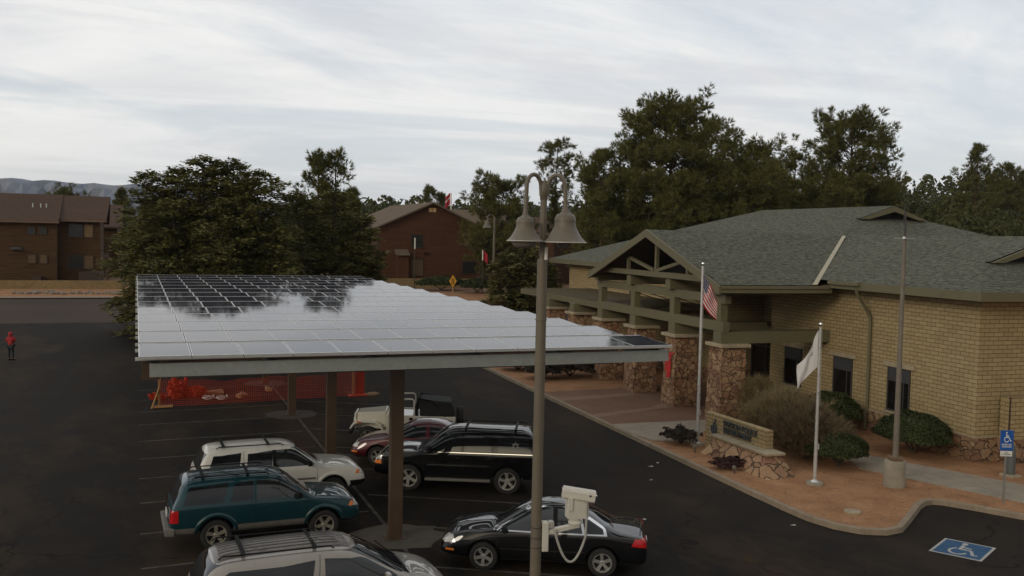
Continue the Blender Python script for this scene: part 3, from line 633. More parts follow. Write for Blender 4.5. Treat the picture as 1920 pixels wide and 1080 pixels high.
# vending machine, ribbon on a pillar
def vending():
    x, y = bw(-0.55, 20.9); r = empty('vending_machine', 'black vending machine with a pale front standing against the wall behind the porch pillars', 'vending machine', (x, y, 0.13), -BA)
    MB().box(-0.4, 0.4, -0.5, 0.5, 0.03, 1.85).build('cabinet', 'black', r, bevel=0.02)
    MB().box(-0.43, -0.402, -0.44, 0.18, 0.55, 1.25).build('front_panel', 'white', r); MB().box(-0.425, -0.402, -0.44, 0.44, 1.34, 1.72).build('display_window', 'red_tube', r)
    MB().box(-0.45, -0.43, -0.1, 0.16, 0.75, 0.98).build('dispensing_slot', 'dark', r)
vending()
def ribbon():
    x, y = bw(-5.46, 12.30); o = MB()
    def strip(pts, w):
        for (a, b), (c, d) in zip(pts[:-1], pts[1:]): o.hexa([(-0.02, a-w, b), (-0.02, a+w, b), (0.015, a+w, b), (0.015, a-w, b)], [(-0.03, c-w, d), (-0.03, c+w, d), (0.01, c+w, d), (0.01, c-w, d)])
    strip([(0.0, 0.35), (0.03, 0.15), (0.01, -0.2), (0.05, -0.62)], 0.10); strip([(0.1, 0.3), (0.15, 0.0), (0.12, -0.35)], 0.08); strip([(-0.16, 0.52), (0, 0.38)], 0.10); strip([(0.2, 0.52), (0.02, 0.38)], 0.10)
    ob = o.build('ribbon_bow', 'red_tube'); ob.location = (x, y, 2.05); ob.rotation_euler = (0, 0, -BA+R(30)); tag(ob, 'red ribbon bow tied on a stone porch pillar', 'ribbon')
ribbon()

# ------------------------------------------------------------------ monument sign
def text_obj(name, body, size, parent, loc, rot, m, off=0.0, ext=0.01, align='LEFT', sx=1.0):
    c = bpy.data.curves.new(name, 'FONT'); c.body = body; c.size = size; c.extrude = ext; c.offset = off; c.align_x = align; c.space_line = 0.95; c.materials.append(M[m] if isinstance(m, str) else m)
    o = bpy.data.objects.new(name, c); COL.objects.link(o)
    dg = bpy.context.evaluated_depsgraph_get(); me = bpy.data.meshes.new_from_object(o.evaluated_get(dg)); bpy.data.objects.remove(o)
    q = link(name, me, parent); q.location = loc; q.rotation_euler = rot; q.scale = (sx, 1, 1); return q
def monument_sign():
    r = empty('monument_sign', 'tan brick sign wall reading Payson Police Department on a rough stone base', 'sign', (19.38, 29.7, 0.1), R(-90))
    # local x runs towards the camera along the sign, local y = world +x ; front is local -y
    MB().box(0, 3.63, 0.0, 0.26, -0.1, 1.30).build('brick_panel', m_brick_sign(), r)
    st = MB(); st.hexa([(0.85, -0.80, -0.1), (4.95, -0.95, -0.1), (4.95, 0.30, -0.1), (0.85, 0.05, -0.1)], [(1.10, -0.40, 0.60), (4.15, -0.40, 0.60), (4.15, 0.20, 0.60), (1.10, -0.03, 0.60)])
    so = st.build('stone_base', 'stone_sign', r)
    bm = bmesh.new(); bm.from_mesh(so.data); bmesh.ops.subdivide_edges(bm, edges=bm.edges, cuts=12, use_grid_fill=True)
    from mathutils import noise as mn
    for v in bm.verts:
        q = mn.noise_vector(v.co*2.2)+0.6*mn.noise_vector(v.co*5); w = 1-0.8*(v.co.z > 0.56); v.co += Vector((q.x*0.07, q.y*0.07, 0))*w
    bm.to_mesh(so.data); bm.free()
    MB().prism([(1.0, -0.47), (4.30, -0.47), (4.30, 0.27), (3.64, 0.27), (3.64, -0.012), (1.0, -0.012)], 'z', 0.61, 0.70).build('cap_stone', 'cap', r, bevel=0.02)
    rot = (R(90), 0, 0)
    text_obj('lettering', 'PAYSON POLICE', 0.285, r, (1.18, -0.028, 0.93-0.05), rot, 'letter', 0.002, 0.022, sx=0.93).location.z = 1.005
    text_obj('lettering', 'DEPARTMENT', 0.285, r, (1.18, -0.028, 0.93), rot, 'letter', 0.002, 0.022, sx=0.93).location.z = 0.76
    # emblem: dark oval with a flame-like notch
    em = MB(); P = []
    for k in range(28):
        a = 2*math.pi*k/28; P.append((0.56+0.20*math.cos(a), 0.80+0.235*math.sin(a)))
    P = [p for p in P if not (p[1] > 0.84 and p[0] > 0.40)]
    em.prism([(0.37, 0.89)]+[(0.56+0.20*math.cos(a), 0.80+0.235*math.sin(a)) for a in [R(170)+R(200)*k/16 for k in range(17)]]+[(0.68, 0.96), (0.60, 0.88), (0.52, 0.96), (0.46, 0.86)], 'y', -0.03, -0.003)
    em.prism([(0.50, 1.00), (0.58, 0.94), (0.66, 1.02), (0.68, 1.10), (0.60, 1.15), (0.63, 1.06)], 'y', -0.03, -0.003)
    em.build('emblem', 'letter', r)
def m_brick_sign():
    m = M['brick'].copy(); m.name = 'sign_brick'; m.node_tree.nodes['Brick Texture'].inputs['Row Height'].default_value = 0.137; return m
monument_sign()

# ------------------------------------------------------------------ far houses
def house_windows(root, rects, y, name='window'):
    for x0, x1, z0, z1, m in rects:
        w = MB().box(x0, x1, y-0.05, y+0.05, z0, z1).build(name, m, root)
        f = MB(); t = 0.09
        for a, b, c, d in ((x0-t, x1+t, z1, z1+t), (x0-t, x1+t, z0-t, z0), (x0-t, x0, z0, z1), (x1, x1+t, z0, z1)): f.box(a, b, y-0.08, y+0.04, c, d)
        f.build('window_frame', 'dark_trim', w)
M['blind'] = mat('tan_blind', (0.22, 0.15, 0.07), 0.7); M['blind_dim'] = mat('dim_blind', (0.12, 0.075, 0.035), 0.7); M['pane_dark'] = m_glass('house_glass', (0.03, 0.032, 0.03), 0.1, 0.4)
def left_house():
    r = empty('apartment_house', 'two storey brown clapboard house with long brown shingle roof behind a tan block wall', 'house', (0, 102, 2.15), 0)
    MB().box(-40, -7.1, 0, 12, -1, 6.0).build('wall', 'siding', r); MB().box(-7.1, -3.3, 1.3, 12, -1, 6.15).build('wall', 'siding', r)
    ro = MB()
    ro.hexa([(-40.5, -0.6, 5.85), (-6.9, -0.6, 5.85), (-6.9, 6, 8.55), (-40.5, 6, 8.55)], [(-40.5, -0.6, 6.05), (-6.9, -0.6, 6.05), (-6.9, 6, 8.75), (-40.5, 6, 8.75)])
    ro.hexa([(-6.9, 0.6, 6.05), (-2.75, 0.6, 6.05), (-2.45, 6, 8.50), (-6.9, 6, 8.50)], [(-6.9, 0.6, 6.25), (-2.75, 0.6, 6.25), (-2.45, 6, 8.70), (-6.9, 6, 8.70)])
    ro.hexa([(-40.5, 12.6, 5.85), (-2.75, 12.6, 5.85), (-2.45, 6, 8.50), (-40.5, 6, 8.5)], [(-40.5, 12.6, 6.05), (-2.75, 12.6, 6.05), (-2.45, 6, 8.70), (-40.5, 6, 8.70)])
    rf = ro.build('roof', 'shingle_brown', r)
    v = MB()
    for x in (-9.4, -8.7, -8.2): v.tube([(x, 2.6, 7.2), (x, 2.6, 7.75)], 0.07, 6)
    v.build('vent_pipe', 'galv', rf)
    M['rust'] = mat('rust_fascia', (0.16, 0.10, 0.07), 0.6); MB().box(-40.5, -6.85, -0.68, -0.6, 5.82, 6.02).build('fascia', 'rust', r); MB().box(-6.85, -2.7, 0.52, 0.6, 6.02, 6.22).build('fascia', 'rust', r)
    MB().add([(-3.3, 1.3, 6.15), (-3.3, 11.6, 6.15), (-3.3, 6, 8.3)], [(0, 1, 2)]).build('gable_end', 'siding', r)
    house_windows(r, [(-6.1, -4.85, 4.55, 5.75, 'pane_dark'), (-4.82, -4.0, 4.55, 5.75, 'blind'), (-6.1, -4.85, 1.45, 2.7, 'pane_dark'), (-4.82, -4.0, 1.45, 2.7, 'blind_dim')], 1.3)
    house_windows(r, [(-9.62, -9.05, 4.75, 5.35, 'pane_dark'), (-8.6, -8.05, 4.75, 5.35, 'pane_dark'), (-9.62, -8.98, 2.0, 2.75, 'blind_dim'), (-8.6, -8.0, 2.0, 2.75, 'blind_dim')], 0)
    MB().hexa([(-11.1, -0.5, 3.25), (-10.1, -0.5, 3.25), (-10.1, -0.05, 3.25), (-11.1, -0.05, 3.25)], [(-11.0, -0.3, 3.5), (-10.2, -0.3, 3.5), (-10.2, -0.05, 3.5), (-11.0, -0.05, 3.5)]).build('awning', 'steel_dark', r)
    MB().box(-9.2, -8.4, -1.3, 0, -0.6, 0.75).build('porch_box', 'dark_trim', r); MB().box(-5.2, -3.3, -0.6, 1.25, -0.6, 1.15).build('stair_enclosure', 'dark_trim', r)
left_house()
def row_house(name, label, x, y, z, w, d, h, rise, wallm, roofm, rz=0, gable_front=False):
    r = empty(name, label, 'house', (x, y, z), rz)
    MB().box(-w/2, w/2, 0, d, -2, h).build('wall', wallm, r); ro = MB(); o = 0.6
    if gable_front:
        for s in (-1, 1):
            lo = [(s*(w/2+o), -o, h-0.25), (0, -o, h+rise), (0, d+o, h+rise), (s*(w/2+o), d+o, h-0.25)]; ro.hexa(lo, [(a, b, c+0.2) for a, b, c in lo])
        MB().prism([(-w/2, h), (w/2, h), (0, h+rise-0.05)], 'y', 0.02, d).build('gable', wallm, r)
    else:
        for y0, y1 in ((-o, d/2), (d+o, d/2)):
            lo = [(-w/2-o, y0, h-0.2), (w/2+o, y0, h-0.2), (w/2+o, y1, h+rise), (-w/2-o, y1, h+rise)]; ro.hexa(lo, [(a, b, c+0.2) for a, b, c in lo])
        MB().prism([(0, h), (d, h), (d/2, h+rise-0.05)], 'x', -w/2, w/2).build('gable', wallm, r)
    ro.build('roof', roofm, r); return r
row_house('apartment_house', 'farther brown roofed house just behind the long brown house on the street', -6.5, 118, 2.2, 9, 12, 5.6, 2.4, 'siding', 'shingle_brown')
row_house('apartment_house', 'brown house with tan fascia whose roof edge rises behind the long brown roof', -19.5, 122, 2.2, 12, 12, 6.4, 2.8, 'siding', 'shingle_brown', 0, True)
def mid_house():
    r = row_house('apartment_house', 'red brown clapboard house with its gable end and two pale loft vents facing the street', 33.4, 112, 2.1, 13.3, 20, 6.3, 3.0, 'siding_red', 'shingle_tan', 0, True)
    house_windows(r, [(4.0, 5.9, 4.2, 5.9, 'blind_dim'), (4.0, 5.7, 0.9, 2.3, 'dark'), (-2.4, -1.1, 0.6, 2.5, 'blind_dim'), (-2.5, -1.2, 4.0, 5.5, 'pane_dark')], 0)
    for x in (-0.42, 0.06): MB().box(x, x+0.40, -0.06, 0.05, 8.3, 8.78).build('loft_vent', mat('pale_vent', (0.62, 0.42, 0.2), 0.7), r)  # pair of vents in pale tan
    MB().hexa([(-4.6, -1.2, 3.0), (-3.0, -1.2, 3.0), (-3.0, 0, 3.2), (-4.6, 0, 3.2)], [(-4.6, -1.2, 3.1), (-3.0, -1.2, 3.1), (-3.0, 0, 3.75), (-4.6, 0, 3.75)]).build('door_hood', 'shingle_tan', r)
    MB().box(-4.45, -3.1, -0.9, 0, 0, 3.0).build('door_porch', 'siding_red', r)
    nb = text_obj('house_number', '624', 0.55, r, (-1.0, -0.06, 3.05), (R(90), 0, 0), 'black', 0, 0.02)
    for x in (-6.65, 6.65): MB().box(x-0.12, x+0.12, -0.05, 0.06, -2, 6.2).build('corner_board', 'dark_trim', r)
    b = MB(); b.box(6.8, 11, 3, 12, -1, 5.7); b.build('stair_block', 'dark', r)
    MB().hexa([(6.6, 2.4, 5.5), (11.3, 2.4, 5.5), (11.3, 7, 7.2), (6.6, 7, 7.2)], [(6.6, 2.4, 5.7), (11.3, 2.4, 5.7), (11.3, 7, 7.4), (6.6, 7, 7.4)]).build('stair_roof', 'shingle_tan', r)
    MB().box(6.8, 11, 2.4, 3, 2.3, 3.4).build('balcony_rail', 'siding_red', r)
mid_house()
row_house('apartment_house', 'brown roofed house behind the gable house, partly hidden by the round pine', 46.5, 128, 2.0, 14, 10, 6.6, 2.6, 'siding_red', 'shingle_tan')
row_house('apartment_house', 'brown hip roofed house seen between the two bell lamps and the thin pine', 55, 118, 2.0, 9, 10, 5.6, 2.6, 'siding_red', 'shingle_brown', R(35), True)
# block walls and rocks by the street
def block_wall(name, label, x0, x1, y, z0, z1, m):
    mb = MB(); n = int((x1-x0)/0.45)
    for k in range(n):
        for j in range(int(round((z1-z0)/0.2))):
            o = 0.22*(j % 2); mb.box(x0+k*0.45+o, x0+k*0.45+0.43+o, y-0.12+0.02*random.random(), y+0.15, z0+j*0.2, z0+j*0.2+0.19)
    o = mb.build(name, m); return tag(o, label, 'wall')
M['block'] = mat('tan_block', (0.26, 0.185, 0.085), 0.9, var=0.3, scale=3, bump=0.3)
block_wall('retaining_wall', 'low tan block retaining wall in front of the long brown house', -26, -1.2, 96.5, 1.75, 2.75, 'block')
block_wall('retaining_wall', 'low tan block wall at the foot of the red brown gable house', 27, 43, 110.8, 1.2, 2.5, 'block')
def rocks():
    random.seed(3); mb = MB(); spots = []
    for k in range(26):
        x = -9.6+k*0.36+random.uniform(-.2, .2); y = 92.3+random.uniform(-.8, .8); s = random.uniform(0.16, 0.36)
        bm = bmesh.new(); bmesh.ops.create_icosphere(bm, subdivisions=2, radius=s)
        for v in bm.verts: v.co *= 0.75+0.5*random.random(); v.co.z *= 0.7
        me = bpy.data.meshes.new('rock'); bm.to_mesh(me); bm.free(); me.materials.append(M['rockm'])
        o = link('rock', me); o.location = (x, y, zg(x, y)+0.1); tag(o, 'grey landscaping rock in the loose row along the far kerb', 'rock', 'rocks along the far kerb')
M['rockm'] = mat('grey_rock', (0.22, 0.18, 0.14), 0.9, var=0.4, scale=4, bump=0.4)
rocks()

# ------------------------------------------------------------------ solar carport
def carport():
    r = empty('solar_carport', 'long steel carport on brown posts carrying rows of solar panels over the parked cars', 'carport', (0, 0, 0))
    x0, y0, zf, pit, tilt = 0.045, 20.36, 5.065, 2.566, R(3.05)
    pw, pl, th = 1.0, 1.65, 0.05
    p = MB(); p.box(0, pw, 0, pl, -th, 0); p.box(0.001, pw-0.001, 0.001, 0.032, 0.0005, 0.016); p.box(0.001, pw-0.001, pl-0.032, pl-0.001, 0.0005, 0.008); p.cur = 1; p.add([(0.016, 0.04, 0.003), (pw-0.016, 0.04, 0.003), (pw-0.016, pl-0.04, 0.003), (0.016, pl-0.04, 0.003)], [(0, 1, 2, 3)])
    pm = p.mesh('solar_panel', ['alu', 'solar'])
    rest = MB(); n = 0; random.seed(9)
    for k in range(14):
        for i in range(12):
            x, y, z = x0+i*1.02, y0+k*pit, zf-0.0028*i
            jx = tilt+R(random.uniform(-.03, .03)); jy = R(random.uniform(-.03, .03))
            if n < 100:
                o = link('solar_panel', pm, r); o.location = (x, y, z); o.rotation_euler = (jx, jy, 0)
            else:
                m4 = Matrix.Translation((x, y, z)) @ Matrix.Rotation(jy, 4, 'Y') @ Matrix.Rotation(jx, 4, 'X')
                b = len(rest.v)
                for v, f, c in ((p.v, p.f, p.mi),):
                    rest.v += [tuple(m4 @ Vector(q)) for q in v]; rest.f += [tuple(a+b for a in g) for g in f]; rest.mi += c
            n += 1
    o = rest.build('solar_panel', ['alu', 'solar'], r); o['kind'] = 'stuff'
    xa, xb = -0.02, 12.34
    for k in range(14):                     # two rails under each row, a little proud at the ends
        for t in (0.3, 1.3):
            y, z = y0+k*pit+t*math.cos(tilt), zf+t*math.sin(tilt)-0.088
            MB().box(xa, xb, y-0.02, y+0.02, z-0.033, z+0.033).build('rail', 'alu', r)
    for x in (0.35, 2.7, 4.9, 7.3, 9.6, 11.95):    # joists along the carport
        j = MB(); j.box(x-0.04, x+0.04, 20.62, 57.2, 4.72, 4.92); j.box(x-0.09, x+0.09, 20.62, 57.2, 4.90, 4.935); j.build('joist', 'steel_dark', r)
    c = MB(); c.box(0.25, 12.27, 20.56, 20.59, 4.63, 4.905); c.box(0.25, 12.27, 20.59, 20.66, 4.885, 4.905); c.box(0.25, 12.27, 20.59, 20.66, 4.63, 4.65)
    c.build('end_channel', 'galv', r)
    MB().box(0.10, 0.45, 20.75, 20.85, 4.55, 4.92).build('corner_bracket', 'steel_brown', r)
    MB().box(12.05, 12.42, 20.75, 21.4, 4.62, 4.66).build('end_plate', 'valley', r)
    for y in (23.12, 31.72, 40.32, 48.92, 56.4):
        g = MB(); g.box(0.3, 12.2, y-0.02, y+0.02, 4.25, 4.72)
        for z in (4.25, 4.70): g.box(0.3, 12.2, y-0.11, y+0.11, z, z+0.025)
        g.build('girder', 'steel_brown', r)
        p = MB(); z0 = zg(6.06, y)
        for s in (-1, 1): p.box(6.06+s*0.143-0.012, 6.06+s*0.143+0.012, y-0.13, y+0.13, z0+0.02, 4.25)
        p.box(6.06-0.130, 6.06+0.130, y-0.012, y+0.012, z0+0.02, 4.25); p.box(5.8, 6.32, y-0.24, y+0.24, z0+0.004, z0+0.03)
        p.box(6.06-0.128, 6.06+0.128, y-0.128, y-0.108, z0+0.031, 4.25)
        p.build('post', 'steel_brown', r)
carport()

# ------------------------------------------------------------------ vehicles: lofted bodies, panels projected on to them
def cutter_eval(me, name, cuts):
    o = bpy.data.objects.new('tmp', me); COL.objects.link(o); co = []
    for c in cuts:
        q = bpy.data.objects.new('tmpc', c); COL.objects.link(q); co.append(q)
        md = o.modifiers.new('b', 'BOOLEAN'); md.operation = 'DIFFERENCE'; md.object = q; md.solver = 'EXACT'
    dg = bpy.context.evaluated_depsgraph_get(); dg.update()
    res = bpy.data.meshes.new_from_object(o.evaluated_get(dg)); res.name = name
    for q in co+[o]: bpy.data.objects.remove(q)
    return res
M['glass_sky'] = m_glass('sloping_glass', (0.02, 0.024, 0.03), 0.05, 0.9)
class Car:
    def __init__(s, name, label, cat, loc, heading, stations, paint, wheels, wr, tw, track, rim='alloy', spokes=5, group=None, well='dark'):
        s.root = empty(name, label, cat, loc, heading, group); s.paint = paint
        V = []; F = []; C = []
        st = stations; n = 16
        for (x, zb, w, zs, ws, zr, wt) in st:
            zr2 = max(zr, zs+0.01); dz = zr2-zs
            half = [(0, zb), (w*0.82, zb), (w*0.975, zb+0.06), (w, zb+0.5*(zs-zb)), (w*0.35+ws*0.65, zs-0.07), (ws, zs), (ws+(wt-ws)*0.46, zs+dz*0.60), (wt*0.86, zr2-0.006-0.015*min(1, dz/0.3)), (0, zr2+0.02)]
            ring = half+[(-y, z) for y, z in half[-2:0:-1]]
            V += [(x, y, z) for y, z in ring]
        for i in range(len(st)-1):
            for k in range(n): F.append((i*n+k, i*n+(k+1) % n, (i+1)*n+(k+1) % n, (i+1)*n+k))
        F.append(tuple(range(n))[::-1]); m = len(st)-1; F.append(tuple(range(m*n, m*n+n)))
        me = bpy.data.meshes.new(name+'_body'); me.from_pydata(V, [], F)
        bm = bmesh.new(); bm.from_mesh(me); bmesh.ops.recalc_face_normals(bm, faces=bm.faces)
        cl = bm.edges.layers.float.new('crease_edge')
        bm.verts.ensure_lookup_table()
        for e in bm.edges:
            a, b = (v.index for v in e.verts); ka, kb = a % n, b % n
            if ka == kb and ka in (5, 11): e[cl] = 0.55
            elif ka == kb and ka in (7, 9): e[cl] = 0.25
            elif ka == kb and ka in (1, 15): e[cl] = 0.7
            elif a//n == b//n and st[a//n][0] in getattr(Car, 'sharp', ()): e[cl] = 0.8
            elif a//n == b//n and (a//n in (0, m)): e[cl] = 0.5
        bm.to_mesh(me); bm.free()
        o = bpy.data.objects.new('tmp', me); COL.objects.link(o); sub = o.modifiers.new('s', 'SUBSURF'); sub.levels = 3; sub.render_levels = 3
        dg = bpy.context.evaluated_depsgraph_get(); dg.update(); ev = bpy.data.meshes.new_from_object(o.evaluated_get(dg)); bpy.data.objects.remove(o)
        bm = bmesh.new(); bm.from_mesh(ev); s.bvh = BVHTree.FromBMesh(bm); bm.free()
        cuts = []
        for x in wheels:
            for sg in (-1, 1):
                c = MB(); c.lathe([(0, -0.3), (wr+0.065, -0.3), (wr+0.065, 0.3), (0, 0.3)], 28, (x, sg*(track+0.06), wr+0.02), 'y'); cuts.append(c.mesh('c', 'dark'))
        ev.materials.clear(); ev.materials.append(M[paint])
        body = cutter_eval(ev, 'body', cuts)
        body.materials.clear(); body.materials.append(M[paint]); body.materials.append(M[well])
        body.polygons.foreach_set('use_smooth', [True]*len(body.polygons))
        mi = [0]*len(body.polygons)
        for i, pg in enumerate(body.polygons):
            c = pg.center
            for x in wheels:
                d = math.hypot(c.x-x, c.z-wr-0.02)
                if d < wr+0.05 or (abs(d-(wr+0.065)) < 0.02 and abs(pg.normal.y) < 0.5 and abs(c.y) > track-0.3): mi[i] = 1
            if pg.normal.z < -0.7 and c.z < 0.55: mi[i] = 1
        body.polygons.foreach_set('material_index', mi); body.set_sharp_from_angle(angle=R(45))
        s.body = link('body', body, s.root)
        wm, rm = s.wheel_mesh(wr, tw, spokes, rim)
        for x in wheels:
            for sg in (-1, 1):
                w = link('wheel', wm, s.root); w.location = (x, sg*track, wr); w.rotation_euler = (0, R(17*x), R(180) if sg > 0 else 0)
                q = link('rim', rm, w)
    def wheel_mesh(s, r, tw, spokes, rim):
        t = MB(); h = tw/2; ri = r*0.66
        t.lathe([(ri, -h*0.85), (r*0.86, -h), (r*0.97, -h*0.86), (r, -h*0.6), (r, h*0.6), (r*0.97, h*0.86), (r*0.86, h), (ri, h*0.85), (ri, -h*0.85)], 36, axis='y')
        wm = t.mesh('wheel', 'rubber', 40)
        q = MB(); q.lathe([(ri+0.004, -h*0.88), (ri-0.018, -h*0.86), (ri-0.03, -h*0.5), (ri-0.03, h*0.6)], 36, axis='y')
        q.lathe([(0, -h*0.78), (r*0.12, -h*0.80), (r*0.17, -h*0.66), (r*0.20, -h*0.4)], 20, axis='y')
        for k in range(spokes):
            a = 2*math.pi*k/spokes; ca, sa = math.cos(a), math.sin(a); w0, w1 = r*0.10, r*0.125
            def P(rad, off, y): return (rad*ca-off*sa, y, rad*sa+off*ca)
            q.hexa([P(r*.13, -w0, -h*.68), P(r*.13, w0, -h*.68), P(ri-0.02, w1, -h*.80), P(ri-0.02, -w1, -h*.80)], [P(r*.13, -w0, -h*.35), P(r*.13, w0, -h*.35), P(ri-0.02, w1, -h*.55), P(ri-0.02, -w1, -h*.55)])
        q.cur = 1; q.lathe([(0, -h*0.12), (ri-0.03, -h*0.12)], 24, axis='y')
        return wm, q.mesh('rim', [rim, 'dark'], 40)
    def proj(s, mb, poly, view, off, nu=22, nv=10):
        """poly in (x,z) for view 'L'/'R', in (y,z) for 'F'/'B', in (x,y) for 'T'; conformed to the body."""
        pts = poly; zs = [p[1] for p in pts]; z0, z1 = min(zs), max(zs); e = (z1-z0)*1e-3; rows = []
        for j in range(nv+1):
            z = z0+e+(z1-z0-2*e)*j/nv; X = []
            for a, b in zip(pts, pts[1:]+pts[:1]):
                if (a[1]-z)*(b[1]-z) <= 0 and a[1] != b[1]: X.append(a[0]+(b[0]-a[0])*(z-a[1])/(b[1]-a[1]))
            if len(X) < 2: return
            rows.append([(min(X)+(max(X)-min(X))*i/nu, z) for i in range(nu+1)])
        vs = []; ok = []
        for row in rows:
            for u, z in row:
                if view in 'LR': sg = 1 if view == 'L' else -1; org, d = Vector((u, sg*3, z)), Vector((0, -sg, 0))
                elif view in 'FB': sg = 1 if view == 'F' else -1; org, d = Vector((sg*6, u, z)), Vector((-sg, 0, 0))
                else: org, d = Vector((u, z, 4)), Vector((0, 0, -1))
                h, nrm, _, _ = s.bvh.ray_cast(org, d)
                if h is None: vs.append(Vector((0, 0, 0))); ok.append(False); continue
                if nrm.dot(d) > 0: nrm = -nrm
                vs.append(h+nrm*off); ok.append(True)
        n = nu+1; fs = []
        for j in range(nv):
            for i in range(nu):
                q = (j*n+i, j*n+i+1, (j+1)*n+i+1, (j+1)*n+i)
                if all(ok[k] for k in q) and max((vs[a]-vs[b]).length for a, b in zip(q, q[1:])) < 0.5: fs.append(q)
        mb.add(vs, fs)
    def panel(s, name, poly, view, m, off=0.006, parent=None, sides=True, nu=22, nv=10):
        out = []
        for v in (view if not (view in 'LR' and sides) else 'LR'):
            mb = MB(); s.proj(mb, poly, v, off, nu, nv)
            if not mb.f: continue
            me = mb.mesh(name, m); me.polygons.foreach_set('use_smooth', [True]*len(me.polygons))
            out.append(link(name, me, parent or s.root))
        return out
    def seam(s, pts, view='LR', w=0.010):
        for v in view:
            mb = MB()
            for (a, b), (c, d) in zip(pts, pts[1:]):
                L = math.hypot(c-a, d-b); nx, nz = -(d-b)/L*w/2, (c-a)/L*w/2
                vs = []; k = max(2, int(L/0.08))
                for i in range(k+1):
                    x, z = a+(c-a)*i/k, b+(d-b)*i/k
                    for sg in (1, -1):
                        h, nrm, _, _ = s.bvh.ray_cast(Vector((x+sg*nx, 3 if v == 'L' else -3, z+sg*nz)), Vector((0, -1 if v == 'L' else 1, 0)))
                        vs.append(None if h is None else h+nrm*0.003*(1 if nrm.y*(1 if v == 'L' else -1) > 0 else -1))
                if any(q is None for q in vs): continue
                mb.add(vs, [(2*i, 2*i+1, 2*i+3, 2*i+2) for i in range(k)])
            if mb.f: link('door_seam', mb.mesh('door_seam', 'dark'), s.root)
    def at(s, x, z, v='R'):
        h, nrm, _, _ = s.bvh.ray_cast(Vector((x, 3 if v == 'L' else -3, z)), Vector((0, -1 if v == 'L' else 1, 0))); return h
    def handles(s, xs, z, m):
        for v, sg in (('L', 1), ('R', -1)):
            for x in xs:
                h = s.at(x, z, v)
                if h: MB().box(x-0.09, x+0.09, h.y-0.02, h.y+sg*0.035, z-0.018, z+0.018).build('door_handle', m, s.root, bevel=0.008)
    def mirrors(s, x, z, m, big=1.0):
        for v, sg in (('L', 1), ('R', -1)):
            h = s.at(x, z, v)
            if not h: continue
            b = MB(); y = h.y+sg*0.13
            b.hexa([(x-0.05, y-0.10, z-0.0), (x+0.07, y-0.09, z+0.01), (x+0.07, y+0.09, z+0.01), (x-0.05, y+0.10, z)], [(x-0.05, y-0.10, z+0.15*big), (x+0.05, y-0.08, z+0.14*big), (x+0.05, y+0.08, z+0.14*big), (x-0.05, y+0.10, z+0.15*big)])
            b.box(x-0.03, x+0.03, min(h.y-sg*.04, y), max(h.y-sg*.04, y), z-0.015, z+0.03); b.build('wing_mirror', m, s.root, smooth=50, bevel=0.02)
    def rack(s, x0, x1, yy, z, bars, m='black'):
        for sg in (-1, 1): MB().tube([(x0, sg*yy, z-0.05), (x0+0.08, sg*yy, z), (x1-0.08, sg*yy, z), (x1, sg*yy, z-0.05)], 0.015, 6).build('roof_rail', m, s.root, smooth=50)
        for x in bars: MB().box(x-0.035, x+0.035, -yy, yy, z-0.012, z+0.012).build('rack_bar', m, s.root)
    def ribs(s, x0, x1, ys, m):
        for y in ys:
            mb = MB(); s.proj(mb, [(x0, y-0.02), (x1, y-0.02), (x1, y+0.02), (x0, y+0.02)], 'T', 0.014, 20, 2)
            if mb.f: link('roof_rib', mb.mesh('roof_rib', m), s.root)
    def plate(s, x, z, y=0, front=False):
        MB().box(x-0.01, x+0.01, y-0.16, y+0.16, z-0.08, z+0.08).build('number_plate', 'white', s.root)
    def seats(s): pass

